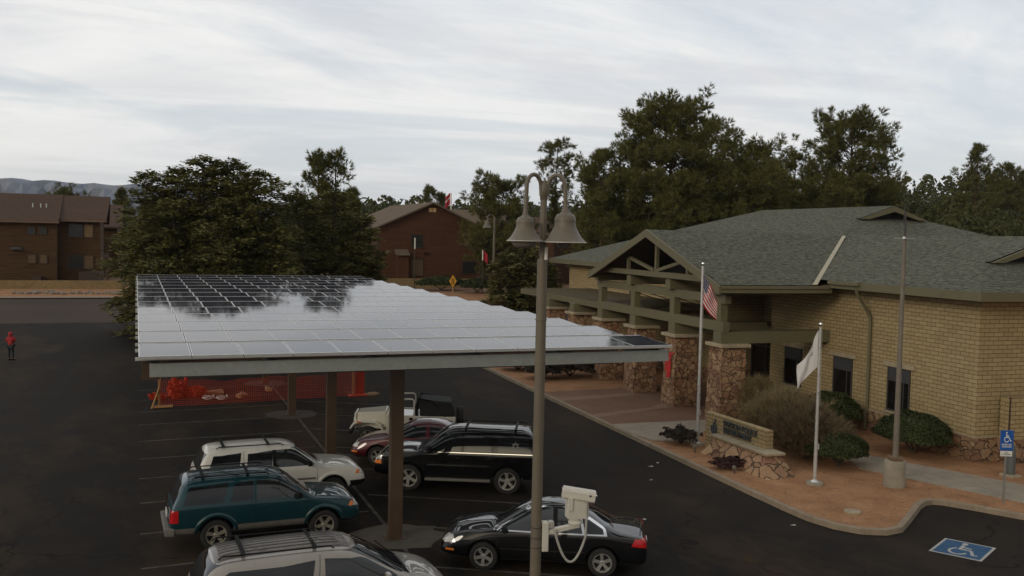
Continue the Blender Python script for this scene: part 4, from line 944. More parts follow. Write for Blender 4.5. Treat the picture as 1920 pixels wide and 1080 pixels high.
EXPL = [(-2.27, .50, .74, .74, .74, .80, .66), (-2.24, .42, .85, .98, .84, 1.04, .72), (-2.17, .40, .875, 1.04, .855, 1.18, .72), (-2.06, .40, .88, 1.05, .86, 1.44, .69), (-1.94, .40, .885, 1.05, .865, 1.655, .655),
        (-1.70, .40, .89, 1.05, .87, 1.70, .655), (-.6, .40, .89, 1.05, .87, 1.725, .655), (.12, .40, .89, 1.05, .87, 1.705, .655), (.40, .40, .89, 1.05, .87, 1.63, .66), (.75, .40, .89, 1.05, .87, 1.36, .69), (1.05, .40, .89, 1.05, .87, 1.125, .72),
        (1.20, .40, .89, 1.045, .86, 1.085, .70), (1.65, .40, .885, 1.01, .84, 1.06, .66), (2.0, .42, .87, .96, .81, 1.00, .60), (2.18, .44, .84, .88, .78, .91, .56), (2.26, .48, .78, .72, .72, .76, .52)]
def explorer(kind, label, loc, hd, paint):
    dx = 0.0
    c = Car(kind, label, 'car', loc, hd, EXPL if paint == 'p_teal' else [(x*1.03, *r) for x, *r in EXPL], paint, (-1.22, 1.36) if paint == 'p_teal' else (-1.36, 1.40), 0.365, 0.24, 0.745, 'alloy_dull', 5, 'cars parked under the carport')
    k = 1.0 if paint == 'p_teal' else 1.03
    if paint == 'p_teal':
        c.panel('rear_window', [(-1.98, 1.13), (-1.06, 1.13), (-.93, 1.56), (-1.80, 1.55)], 'L', 'glass'); c.panel('window', [(-.90, 1.13), (-.36, 1.13), (-.36, 1.57), (-.78, 1.565)], 'L', 'glass')
        c.panel('front_window', [(-.27, 1.13), (.84, 1.13), (.80, 1.19), (.34, 1.53), (.22, 1.575), (-.27, 1.575)], 'L', 'glass_pale')
        c.seam([(-.31, .48), (-.31, 1.58)]); c.seam([(.93, .55), (.90, 1.10)]); c.seam([(-.31, .47), (.85, .47)])
        c.handles([-.13], .985, 'p_teal')
        c.panel('lower_cladding', [(-.82, .42), (.95, .42), (.95, .60), (-.82, .60)], 'L', 'clad', 0.012); c.panel('lower_cladding', [(-2.2, .43), (-1.66, .43), (-1.66, .60), (-2.2, .60)], 'L', 'clad', 0.012)
        c.panel('side_moulding', [(-.75, .78), (.9, .78), (.9, .81), (-.75, .81)], 'L', 'p_teal', 0.012)
    else:
        c.panel('rear_window', [(-1.98, 1.13), (-1.18, 1.13), (-1.10, 1.56), (-1.82, 1.55)], 'L', 'glass'); c.panel('window', [(-.98, 1.13), (-.30, 1.13), (-.26, 1.57), (-.92, 1.565)], 'L', 'glass')
        c.panel('front_window', [(-.17, 1.13), (.88, 1.13), (.84, 1.19), (.38, 1.53), (.25, 1.575), (-.17, 1.575)], 'L', 'glass_pale')
        c.seam([(-.22, .48), (-.22, 1.58)]); c.seam([(.96, .55), (.93, 1.10)]); c.seam([(-1.04, .9), (-1.04, 1.58)]); c.handles([-.05, -.93], .985, 'p_white')
        c.panel('window_pillar', [(-.27, 1.12), (-.16, 1.12), (-.16, 1.58), (-.27, 1.58)], 'L', 'black', 0.004)
        c.panel('side_moulding', [(-.85, .74), (.9, .74), (.9, .79), (-.85, .79)], 'L', 'clad', 0.012); c.panel('lower_cladding', [(-.85, .42), (.95, .42), (.95, .55), (-.85, .55)], 'L', 'clad', 0.012)
    c.panel('windscreen', [(-.70, 1.17), (.70, 1.17), (.58, 1.60), (-.58, 1.60)], 'F', 'glass'); c.panel('tailgate_window', [(-.68, 1.14), (.68, 1.14), (.57, 1.56), (-.57, 1.56)], 'B', 'glass')
    fx, rx = 2.27*k, -2.28*k
    for m_, v in (('black' if paint == 'p_white' else 'p_teal', 'F'), ('clad', 'B')):
        c.panel('bumper', [(-.80, .44), (.80, .44), (.82, .64), (-.82, .64)], v, m_, 0.015)
    b = MB(); b.hexa([(rx-0.10, -.82, .42), (rx+.12, -.88, .42), (rx+.12, .88, .42), (rx-.10, .82, .42)], [(rx-0.12, -.82, .62), (rx+.12, -.89, .62), (rx+.12, .89, .62), (rx-.12, .82, .62)]); b.build('bumper', 'clad', c.root, bevel=0.03)
    c.panel('bumper', [(fx-.46, .43), (fx-.03, .46), (fx-.01, .62), (fx-.46, .62)], 'L', 'black' if paint == 'p_white' else 'p_teal', .014)
    c.panel('headlight', [(fx-.20, .79), (fx-.03, .77), (fx-.08, .90), (fx-.17, .91)], 'L', 'clear_lens', 0.008); c.panel('indicator', [(fx-.32, .80), (fx-.205, .79), (fx-.175, .91), (fx-.25, .92)], 'L', 'amber', 0.008); c.panel('headlight', [(-.76, .76), (-.46, .76), (-.46, .89), (-.76, .89)], 'F', 'clear_lens', 0.008); c.panel('headlight', [(.46, .76), (.76, .76), (.76, .89), (.46, .89)], 'F', 'clear_lens', 0.008)
    c.panel('grille', [(-.42, .72), (.42, .72), (.42, .86), (-.42, .86)], 'F', 'black', 0.008)
    c.panel('tail_light', [(rx+.045, .74), (rx+.20, .74), (rx+.20, 1.03), (rx+.075, 1.03)], 'L', 'red_light', 0.010); c.panel('tail_light', [(-.84, .74), (-.70, .74), (-.70, 1.03), (-.84, 1.03)], 'B', 'red_light', 0.008); c.panel('tail_light', [(.70, .74), (.84, .74), (.84, 1.03), (.70, 1.03)], 'B', 'red_light', 0.008)
    for wx in ((-1.22, 1.36) if paint == 'p_teal' else (-1.36, 1.40)):
        for v in 'LR':
            mb = MB(); P = []
            for a in range(-8, 189, 7):
                row = []
                for rr, of in ((.435, .004), (.455, .030), (.50, .026), (.535, .002)):
                    h, nn, _, _ = c.bvh.ray_cast(Vector((wx+rr*math.cos(R(a)), 3 if v == 'L' else -3, .385+rr*math.sin(R(a)))), Vector((0, -1 if v == 'L' else 1, 0)))
                    row.append(None if h is None else h+Vector((0, of*(1 if v == 'L' else -1), 0)))
                if all(q is not None for q in row): P.append(row)
            if len(P) > 3:
                mb.add([q for r_ in P for q in r_], [(4*i+k, 4*i+k+1, 4*i+5+k, 4*i+4+k) for i in range(len(P)-1) for k in range(3)]); mb.build('wheel_arch', paint, c.root, smooth=60)
    c.mirrors(.72, 1.13, 'black'); c.rack(-1.75, 0.05, .55, 1.725, (-1.55, -.35) if paint == 'p_white' else (-1.5, -.45)); c.ribs(-1.7, .1, (-.42, -.28, -.14, 0, .14, .28, .42), paint)
    c.plate(rx-.02, .80)
    return c
explorer('parked_suv', 'teal two door SUV with grey lower cladding and black roof rack', (2.98, 24.35, 0), R(1.5), 'p_teal')
explorer('parked_suv', 'white four door SUV with roof rack, parked behind the teal one', (3.76, 27.5, 0), R(1.5), 'p_white')

def minivan():
    ST = [(-2.45, .45, .78, .72, .78, .80, .66), (-2.42, .36, .90, .98, .89, 1.04, .78), (-2.36, .34, .925, 1.04, .905, 1.20, .76), (-2.22, .34, .93, 1.05, .91, 1.50, .72), (-2.02, .34, .93, 1.05, .915, 1.68, .68), (-1.6, .34, .93, 1.05, .915, 1.72, .67),
          (-.5, .34, .93, 1.04, .915, 1.745, .67), (.25, .34, .93, 1.03, .91, 1.735, .665), (.55, .34, .93, 1.02, .905, 1.67, .66), (1.05, .34, .93, 1.01, .90, 1.40, .70), (1.52, .34, .93, 1.00, .89, 1.11, .74), (1.68, .34, .925, .985, .875, 1.05, .73),
          (2.0, .36, .91, .93, .85, .99, .68), (2.28, .38, .88, .84, .80, .89, .62), (2.44, .40, .80, .70, .72, .74, .56), (2.50, .44, .70, .58, .62, .62, .50)]
    c = Car('parked_minivan', 'beige silver minivan with a dark roof rack, parked nearest the viewer', 'car', (3.36, 18.32, 0), R(1.5), ST, 'p_silver', (-1.45, 1.45), 0.33, 0.22, 0.79, 'alloy_dull', 7, 'cars parked under the carport')
    c.panel('rear_window', [(-2.10, 1.10), (-.38, 1.10), (-.28, 1.54), (-1.75, 1.53), (-1.95, 1.42)], 'L', 'glass'); c.panel('front_window', [(-.12, 1.10), (1.28, 1.10), (1.20, 1.17), (.70, 1.46), (.46, 1.54), (-.10, 1.55)], 'L', 'glass_pale')
    c.panel('windscreen', [(-.76, 1.14), (.76, 1.14), (.60, 1.64), (-.60, 1.64)], 'F', 'glass', nv=16); c.panel('tailgate_window', [(-.72, 1.10), (.72, 1.10), (.60, 1.60), (-.60, 1.60)], 'B', 'glass')
    c.seam([(-.22, .45), (-.25, 1.02), (-.18, 1.62)]); c.seam([(1.35, .5), (1.35, 1.05)]); c.seam([(-1.25, .9), (-1.32, 1.05)]); c.handles([-.02, -.42], .95, 'p_silver'); c.mirrors(1.05, 1.08, 'p_silver', 1.1)
    c.panel('headlight', [(-.80, .70), (-.45, .70), (-.50, .86), (-.76, .86)], 'F', 'clear_lens', .008); c.panel('headlight', [(.45, .70), (.80, .70), (.76, .86), (.50, .86)], 'F', 'clear_lens', .008); c.panel('tail_light', [(-2.42, .95), (-2.26, .95), (-2.16, 1.35), (-2.26, 1.35)], 'L', 'red_light', .008)
    c.rack(-2.0, 0.1, .58, 1.745, (-1.55, -.25), 'black'); c.ribs(-1.95, .25, (-.45, -.30, -.15, 0, .15, .30, .45), 'clad')
    c.panel('cowl', [(1.40, -.70), (1.56, -.70), (1.56, .70), (1.40, .70)], 'T', 'black', .004); c.panel('roof_skin', [(-2.05, -.60), (.42, -.60), (.42, .60), (-2.05, .60)], 'T', 'roofgrey', .004, nu=30)
    for sg in (-.35, .25): MB().tube([(1.50, sg, 1.15), (1.30, sg+.25, 1.28), (1.22, sg+.45, 1.33)], .012, 5).build('wiper', 'black', c.root)
M['roofgrey'] = mat('grey_roof_film', (0.12, 0.105, 0.092), 0.35, coat=0.4)
minivan()

def big_suv():
    ST = [(-2.52, .52, .80, .80, .80, .88, .70), (-2.50, .44, .93, 1.06, .92, 1.12, .80), (-2.44, .42, .97, 1.13, .95, 1.30, .80), (-2.34, .42, .98, 1.14, .96, 1.62, .77), (-2.22, .42, .985, 1.14, .965, 1.80, .74), (-1.9, .42, .99, 1.14, .97, 1.85, .73),
          (-.6, .42, .99, 1.14, .97, 1.87, .73), (.15, .42, .99, 1.14, .97, 1.85, .73), (.42, .42, .99, 1.14, .97, 1.78, .735), (.80, .42, .99, 1.14, .97, 1.50, .77), (1.14, .42, .99, 1.14, .97, 1.22, .82), (1.28, .42, .99, 1.14, .96, 1.175, .80),
          (1.8, .42, .985, 1.11, .94, 1.16, .76), (2.25, .44, .97, 1.07, .92, 1.10, .72), (2.42, .46, .94, .98, .88, 1.02, .68), (2.50, .50, .88, .80, .82, .84, .62)]
    c = Car('parked_suv', 'large black police SUV with chrome window line and star decal', 'car', (9.25, 27.55, 0), R(180-25), ST, 'p_black', (-1.50, 1.45), 0.395, 0.26, 0.83, 'alloy', 5, 'cars parked under the carport')
    c.panel('rear_window', [(-2.22, 1.23), (-1.22, 1.23), (-1.14, 1.70), (-2.05, 1.69)], 'L', 'glass'); c.panel('window', [(-1.0, 1.23), (-.22, 1.23), (-.20, 1.71), (-.94, 1.705)], 'L', 'glass'); c.panel('front_window', [(-.10, 1.23), (.92, 1.23), (.88, 1.30), (.44, 1.64), (.30, 1.70), (-.10, 1.71)], 'L', 'glass')
    c.panel('windscreen', [(-.80, 1.25), (.80, 1.25), (.66, 1.73), (-.66, 1.73)], 'F', 'glass'); c.panel('tailgate_window', [(-.78, 1.20), (.78, 1.20), (.66, 1.70), (-.66, 1.70)], 'B', 'glass')
    c.panel('side_moulding', [(-.98, .80), (.92, .80), (.92, .86), (-.98, .86)], 'L', 'black', .012); c.panel('side_moulding', [(-.95, .825), (.88, .825), (.88, .842), (-.95, .842)], 'L', 'chrome', .018); c.panel('window_trim', [(-2.28, 1.195), (1.0, 1.195), (1.0, 1.212), (-2.28, 1.212)], 'L', 'chrome', .008, nu=40, nv=2)
    c.seam([(-.16, .5), (-.16, 1.72)]); c.seam([(1.0, .6), (.98, 1.18)]); c.seam([(-1.05, .95), (-1.07, 1.72)]); c.handles([.0, -.92], 1.04, 'p_black'); c.mirrors(.84, 1.22, 'black', 1.2); c.rack(-2.0, .05, .62, 1.87, (-1.7, -.2), 'black')
    c.ribs(-2.1, .2, (-.45, -.15, .15, .45), 'p_black')
    for sg in (-1, 1): MB().box(-1.0, 0.95, min(sg*.90, sg*1.05), max(sg*.90, sg*1.05), .36, .44).build('running_board', 'clad', c.root, bevel=.02)
    c.panel('tail_light', [(-2.50, .98), (-2.40, .98), (-2.36, 1.22), (-2.45, 1.22)], 'L', 'amber', .008); c.panel('tail_light', [(-2.51, .80), (-2.40, .80), (-2.40, .975), (-2.50, .975)], 'L', 'red_light', .008)
    for s in (-1, 1):
        c.panel('tail_light', [(s*.93, .82), (s*.78, .82), (s*.78, 1.22), (s*.90, 1.22)], 'B', 'red_light', .008); c.panel('headlight', [(s*.90, .82), (s*.58, .82), (s*.58, 1.0), (s*.88, 1.0)], 'F', 'clear_lens', .008)
    c.panel('headlight', [(2.24, .93), (2.46, .93), (2.44, 1.04), (2.26, 1.04)], 'L', 'clear_lens', .008); c.panel('indicator', [(2.26, .80), (2.48, .80), (2.47, .90), (2.26, .90)], 'L', 'amber', .008); c.panel('grille', [(-.52, .72), (.52, .72), (.52, 1.0), (-.52, 1.0)], 'F', 'black', .008)
    # star decal on the rear side glass: ring and points
    for v in 'LR':
        mb = MB(); cx, cz = -1.72, 1.43
        for k in range(7):
            a = R(90+k*360/7); b = R(90+(k+.5)*360/7)
            c.proj(mb, [(cx+.135*math.cos(a), cz+.135*math.sin(a)), (cx+.075*math.cos(a+.32), cz+.075*math.sin(a+.32)), (cx+.075*math.cos(a-.32), cz+.075*math.sin(a-.32))], v, .010, 4, 4)
        for k in range(16):
            a, b = R(k*22.5), R(k*22.5+23); c.proj(mb, [(cx+.075*math.cos(a), cz+.075*math.sin(a)), (cx+.075*math.cos(b), cz+.075*math.sin(b)), (cx+.045*math.cos(b), cz+.045*math.sin(b)), (cx+.045*math.cos(a), cz+.045*math.sin(a))], v, .010, 3, 3)
        link('star_decal', mb.mesh('star_decal', 'decal'), c.root)
M['decal'] = mat('etched_decal', (0.25, 0.24, 0.22), 0.6)
big_suv()

def sedan(name, label, loc, hd, paint, spokes, rim, ST, red=False):
    c = Car(name, label, 'car', loc, hd, ST, paint, (-1.36, 1.34), 0.325, 0.21, 0.765, rim, spokes, 'cars parked under the carport')
    if not red:
        c.panel('window_trim', [(-1.46, .935), (1.16, .935), (.42, 1.385), (.10, 1.45), (-.45, 1.45), (-.98, 1.37), (-1.42, 1.05)], 'L', 'chrome', .005, nu=40, nv=16)
        c.panel('rear_window', [(-.90, .965), (-.34, .965), (-.32, 1.415), (-.45, 1.415), (-.80, 1.37)], 'L', 'glass_pale', .010); c.panel('quarter_window', [(-1.38, .965), (-.97, .965), (-.88, 1.26), (-1.0, 1.25), (-1.36, 1.05)], 'L', 'glass', .010); c.panel('front_window', [(-.24, .965), (.98, .965), (.42, 1.34), (.10, 1.415), (-.22, 1.42)], 'L', 'glass_pale', .010)
        c.panel('window_pillar', [(-.36, .94), (-.22, .94), (-.20, 1.44), (-.34, 1.44)], 'L', 'black', .008)
        c.panel('side_moulding', [(-.95, .545), (.95, .545), (.95, .560), (-.95, .560)], 'L', 'chrome', .008, nv=2)
    else:
        c.panel('rear_window', [(-1.20, .97), (-.38, .97), (-.36, 1.32), (-.85, 1.28)], 'L', 'glass', .008); c.panel('front_window', [(-.22, .97), (.95, .97), (.40, 1.27), (.10, 1.33), (-.22, 1.33)], 'L', 'glass', .008)
    c.panel('windscreen', [(-.66, 1.0), (.66, 1.0), (.52, 1.35), (-.52, 1.35)], 'F', 'glass', nv=16); c.panel('back_window', [(-.64, 1.07), (.64, 1.07), (.52, 1.34), (-.52, 1.34)], 'B', 'glass_sky' if not red else 'glass', nv=16)
    c.seam([(-.28, .34), (-.28, .92)]); c.seam([(1.02, .40), (1.04, .90)]); c.seam([(-1.10, .72), (-1.0, .95)]); c.handles([-.12, -.98], .84, paint); c.mirrors(.86, .94, 'black' if not red else paint)
    for s in (-1, 1):
        c.panel('headlight', [(s*.80, .60), (s*.46, .60), (s*.50, .74), (s*.76, .76)], 'F', 'clear_lens', .008); c.panel('tail_light', [(s*.82, .70), (s*.46, .70), (s*.46, .88), (s*.80, .90)], 'B', 'red_light', .008)
    c.panel('headlight', [(1.98, .61), (2.26, .58), (2.20, .72), (2.06, .77)], 'L', 'clear_lens', .010); c.panel('indicator', [(2.02, .44), (2.22, .44), (2.22, .485), (2.02, .485)], 'L', 'amber', .010); c.panel('tail_light', [(-2.30, .70), (-2.0, .74), (-2.08, .90), (-2.26, .88)], 'L', 'red_light', .010)
    c.panel('grille', [(-.36, .52), (.36, .52), (.36, .68), (-.36, .68)], 'F', 'black', .008); c.plate(-2.37, .62)
    return c
SED = [(-2.36, .44, .70, .66, .66, .70, .50), (-2.33, .32, .82, .84, .78, .88, .62), (-2.24, .28, .87, .90, .82, .935, .64), (-1.9, .26, .895, .93, .84, .975, .64), (-1.55, .25, .90, .93, .86, 1.02, .62), (-1.25, .25, .905, .93, .865, 1.23, .59), (-.90, .25, .905, .925, .865, 1.43, .56),
       (-.5, .25, .905, .92, .865, 1.495, .56), (.05, .25, .905, .915, .865, 1.49, .56), (.35, .25, .905, .91, .865, 1.42, .57), (.80, .25, .905, .905, .86, 1.17, .62), (1.12, .25, .905, .90, .855, .965, .68), (1.28, .25, .90, .885, .84, .93, .66),
       (1.75, .26, .89, .84, .80, .875, .60), (2.10, .28, .86, .76, .75, .80, .56), (2.28, .30, .80, .66, .68, .70, .50), (2.37, .36, .68, .52, .58, .56, .42)]
REDS = [(x*0.96, zb, w, zs, ws, zr*0.985 if zr > 1.05 else zr, wt) for x, zb, w, zs, ws, zr, wt in SED]
sedan('parked_car', 'black four door car with chrome window outline behind the camera pole', (8.95, 20.35, 0), R(180-27), 'p_black', 5, 'alloy', SED)
sedan('parked_car', 'dark red car between the white open jeep and the large black SUV', (8.95, 30.75, 0), R(180-25), 'p_red', 5, 'alloy', REDS, True)

def jeep():
    r = empty('parked_jeep', 'white open off-road vehicle with black soft top behind the dark red car', 'car', (9.15, 33.75, 0), R(180-18), 'cars parked under the carport')
    p = 'p_cream'
    t = MB(); t.prism([(-1.85, .55), (-1.85, 1.10), (.62, 1.14), (.62, .55)], 'y', -.74, .74); t.build('body_tub', p, r, bevel=.03)
    h = MB(); h.hexa([(.62, -.62, .62), (1.72, -.46, .62), (1.72, .46, .62), (.62, .62, .62)], [(.62, -.60, 1.27), (1.68, -.44, 1.19), (1.68, .44, 1.19), (.62, .60, 1.27)]); ho = h.build('bonnet', p, r, bevel=.05)
    g = MB(); g.box(1.70, 1.78, -.48, .48, .60, 1.18); go = g.build('grille', p, r, bevel=.03)
    q = MB()
    for k in range(7): q.box(1.775, 1.79, -.22+k*.072-.02, -.22+k*.072+.02, .72, 1.08)
    q.build('grille_slots', 'dark', go)
    for s in (-1, 1):
        f = MB(); y0, y1 = sorted((s*.46, s*.84))
        f.prism([(.70, .62), (.80, .80), (1.0, .93), (1.55, .95), (1.80, .88), (1.92, .68), (1.88, .66), (1.74, .83), (1.52, .89), (1.03, .87), (.86, .76), (.78, .62)], 'y', y0, y1); f.build('wing', p, r, bevel=.02)
        f = MB(); y0, y1 = sorted((s*.72, s*.86)); f.prism([(-1.80, .62), (-1.68, .86), (-1.0, .88), (-.86, .62), (-.93, .62), (-1.04, .82), (-1.62, .80), (-1.72, .62)], 'y', y0, y1); f.build('wheel_arch', 'black', r)
        MB().lathe([(0, 0), (.085, .0), (.09, -.02)], 16, (1.80, s*.36, .92), 'x').build('headlight', 'clear_lens', r)
        MB().box(1.50, 1.66, min(s*.835, s*.85), max(s*.835, s*.85), .895, .94).build('indicator', 'amber', r)
        MB().box(.30, .42, s*.90-.09, s*.90+.09, 1.16, 1.34).build('wing_mirror', 'black', r, bevel=.02)
    MB().box(1.84, 1.96, -.72, .72, .46, .58).build('bumper', 'black', r, bevel=.02)
    w = MB()
    for s in (-1, 1): w.tube([(.60, s*.66, 1.12), (.40, s*.62, 1.70)], .035, 8)
    w.tube([(.40, -.62, 1.70), (.395, .62, 1.70)], .035, 8); w.tube([(.60, -.66, 1.16), (.60, .66, 1.16)], .03, 8); wf = w.build('windscreen_frame', p, r, smooth=50)
    MB().add([(.59, -.62, 1.18), (.59, .62, 1.18), (.41, .59, 1.66), (.41, -.59, 1.66)], [(0, 1, 2, 3)]).build('windscreen', 'glass', wf)
    for s in (-1, 1):
        do = MB().prism([(.58, .72), (.58, 1.16), (-.38, 1.16), (-.38, .80), (-.28, .72)], 'y', s*.742, s*.772).build('door', p, r)
        MB().tube([(.56, s*.735, 1.14), (.40, s*.67, 1.66), (.34, s*.655, 1.71), (-.28, s*.655, 1.73), (-.36, s*.665, 1.68), (-.37, s*.735, 1.14)], .028, 8).build('window_frame', p, do, smooth=50)
        MB().box(-.33, -.19, min(s*.773, s*.785), max(s*.773, s*.785), .98, 1.08).build('handle', 'black', do)
    c = MB(); c.tube([(-.45, -.66, 1.1), (-.50, -.62, 1.74), (-.50, .62, 1.74), (-.45, .66, 1.1)], .03, 8); c.tube([(-1.5, -.66, 1.1), (-1.0, -.62, 1.66), (-.5, -.62, 1.74)], .03, 8); c.tube([(-1.5, .66, 1.1), (-1.0, .62, 1.66), (-.5, .62, 1.74)], .03, 8); c.build('roll_bar', 'black', r, smooth=50)
    s = MB(); s.hexa([(-1.86, -.72, 1.12), (-.55, -.70, 1.12), (-.55, .70, 1.12), (-1.86, .72, 1.12)], [(-1.70, -.62, 1.62), (-.55, -.62, 1.72), (-.55, .62, 1.72), (-1.70, .62, 1.62)]); s.build('soft_top', 'canvas', r, bevel=.06)
    for y in (-.38, .38):
        MB().hexa([(-.30, y-.24, .95), (.20, y-.24, .95), (.20, y+.24, .95), (-.30, y+.24, .95)], [(-.30, y-.24, 1.08), (.20, y-.24, 1.08), (.20, y+.24, 1.08), (-.30, y+.24, 1.08)]).build('seat', 'canvas', r, bevel=.04)
        MB().hexa([(-.42, y-.22, 1.0), (-.28, y-.22, 1.0), (-.28, y+.22, 1.0), (-.42, y+.22, 1.0)], [(-.55, y-.2, 1.62), (-.44, y-.2, 1.62), (-.44, y+.2, 1.62), (-.55, y+.2, 1.62)]).build('seat_back', 'canvas', r, bevel=.05)
    wm, rm = Car.wheel_mesh(None, .37, .26, 5, 'alloy_dull')
    for x in (-1.25, 1.28):
        for sg in (-1, 1):
            o = link('wheel', wm, r); o.location = (x, sg*.70, .37); o.rotation_euler = (0, .4, R(180) if sg > 0 else 0); link('rim', rm, o)
    o = link('spare_wheel', wm, r); o.location = (-2.02, .12, 1.02); o.rotation_euler = (0, 0, R(90)); link('rim', rm, o)
jeep()

# ------------------------------------------------------------------ vegetation
def rnd_dirs(rng, n):
    v = rng.normal(size=(n, 3)); return v/np.linalg.norm(v, axis=1, keepdims=True)
def needles(rng, C, D, n, ln, wd, spread):
    """n blades (thin triangles) per cluster centre C pointing about D."""
    m = len(C); c = np.repeat(C, n, 0); d = np.repeat(D, n, 0)+rng.normal(size=(m*n, 3))*spread; d /= np.linalg.norm(d, axis=1, keepdims=True)
    s = np.cross(d, rnd_dirs(rng, m*n)); s /= np.linalg.norm(s, axis=1, keepdims=True)+1e-9
    L = ln*(0.6+0.7*rng.random((m*n, 1))); w = wd*(0.7+0.6*rng.random((m*n, 1)))
    base = c-d*L*0.15
    V = np.stack([base+s*w, base-s*w, c+d*L], 1).reshape(-1, 3); F = np.arange(len(V)).reshape(-1, 3); return V, F
def leaves(rng, C, N, size, flat=0.6):
    m = len(C); n = N+rng.normal(size=(m, 3))*flat; n /= np.linalg.norm(n, axis=1, keepdims=True)
    a = np.cross(n, rnd_dirs(rng, m)); a /= np.linalg.norm(a, axis=1, keepdims=True)+1e-9; b = np.cross(n, a); s = size*(0.55+0.9*rng.random((m, 1)))
    V = np.stack([C-a*s, C-b*s*.55, C+a*s, C+b*s*.55], 1).reshape(-1, 3); return V, np.arange(len(V)).reshape(-1, 4)
def sprays(rng, C, D, size):      # slim leaf quads lying along the twig direction, faces mostly upward
    m = len(C); d = D+rng.normal(size=(m, 3))*np.array([.45, .45, .22]); d /= np.linalg.norm(d, axis=1, keepdims=True)
    up = np.array([0, 0, 1.0])+rng.normal(size=(m, 3))*0.55; s = np.cross(d, up); s /= np.linalg.norm(s, axis=1, keepdims=True)+1e-9
    L = size*(0.5+0.9*rng.random((m, 1))); w = L*(0.20+0.16*rng.random((m, 1)))
    V = np.stack([C-d*L*.4, C+s*w, C+d*L, C-s*w], 1).reshape(-1, 3); return V, np.arange(len(V)).reshape(-1, 4)
def tree_obj(name, label, x, y, group, trunk, CV, CF, leaf, bark, cat='tree'):
    r = empty(name, label, cat, (x, y, zg(x, y)), 0, group)
    if trunk.v: trunk.build('trunk', bark, r, smooth=60)
    link('crown', np_mesh('crown', CV, CF, leaf), r); return r
def pine(name, label, x, y, H, Rad, h0, seed, prof='round', nb=70, group='pines behind the police building', dens=1.0, leaf='pine', ln=0.42, tr=None, lean=0.0, gap=0.0, broad=1.0):
    rng = np.random.default_rng(seed); t = MB(); rt = tr or H*0.016
    bend = rng.normal(size=2)*H*0.012
    def axis(z): q = z/H; return np.array([bend[0]*math.sin(q*3)+lean*q*H, bend[1]*math.sin(q*2.4), z])
    t.tube([axis(H*q) for q in np.linspace(0, 0.985, 12)], [rt*(1-0.93*q)+0.02 for q in np.linspace(0, 1, 12)], 8)
    C = []; D = []
    for i in range(nb):
        q = (i+rng.random())/nb; z = h0+(H*0.985-h0)*q**0.9
        if prof == 'cone': pr = (1-q)**0.8*0.95+0.06
        elif prof == 'round': pr = (max(0.0, 1-(max(0, q-0.32)/0.68)**2.2))**0.5*min(1, 0.62+q*1.3)
        elif prof == 'top': pr = (0.30+0.25*math.sin(q*14)) if q < .52 else (max(0.0, 1-((q-.52)/.48)**2.4))**0.5*1.05
        else: pr = 0.35+0.65*math.sin(math.pi*min(1, q*0.92+0.1))
        az = i*2.39996+rng.normal()*0.5; L = Rad*pr*(0.55+0.52*rng.random())
        if rng.random() < gap: continue
        up = 0.16+0.60*q+rng.normal()*0.24; d = np.array([math.cos(az), math.sin(az), 0])
        p0 = axis(z); P = [p0+d*L*s+np.array([0, 0, up*L*s-0.22*L*s*s*(1-q)]) for s in (0, .35, .7, 1.0)]
        t.tube(P, [max(.02, rt*0.30*(1-q*0.7))*(1-.75*s) for s in (0, .35, .7, 1)], 5, cap=False)
        npf = max(2, int(L*1.15*broad))
        for k in range(npf):
            s = 0.38+0.66*(k+rng.random())/npf; j = min(2, int(s/0.34)); base = p0+d*L*s+np.array([0, 0, up*L*s-0.22*L*s*s*(1-q)])
            side = np.array([-d[1], d[0], 0])*rng.normal()*L*0.20*(0.5+s*0.6)*broad; pc = base+side+np.array([0, 0, rng.normal()*0.26+.08]); pr_ = (0.40+0.42*rng.random())*min(1.35, 0.6+L*0.12)
            n = int(17*dens*(0.45+pr_))
            o = rnd_dirs(rng, n)*pr_*np.array([1.0, 1.0, 0.92])*(0.30+0.70*rng.random((n, 1))); C.append(pc+o); D.append(o/ (np.linalg.norm(o, axis=1, keepdims=True)+1e-6)+d*0.35+np.array([0, 0, 0.55]))
    top = axis(H*0.97); o = rnd_dirs(rng, 26)*0.55; C.append(top+o); D.append(o+np.array([0, 0, .6]))
    C = np.concatenate(C); D = np.concatenate(D); V, F = needles(rng, C, D, 13, ln, 0.030, 0.55)
    return tree_obj(name, label, x, y, group, t, V, F, leaf, 'bark')
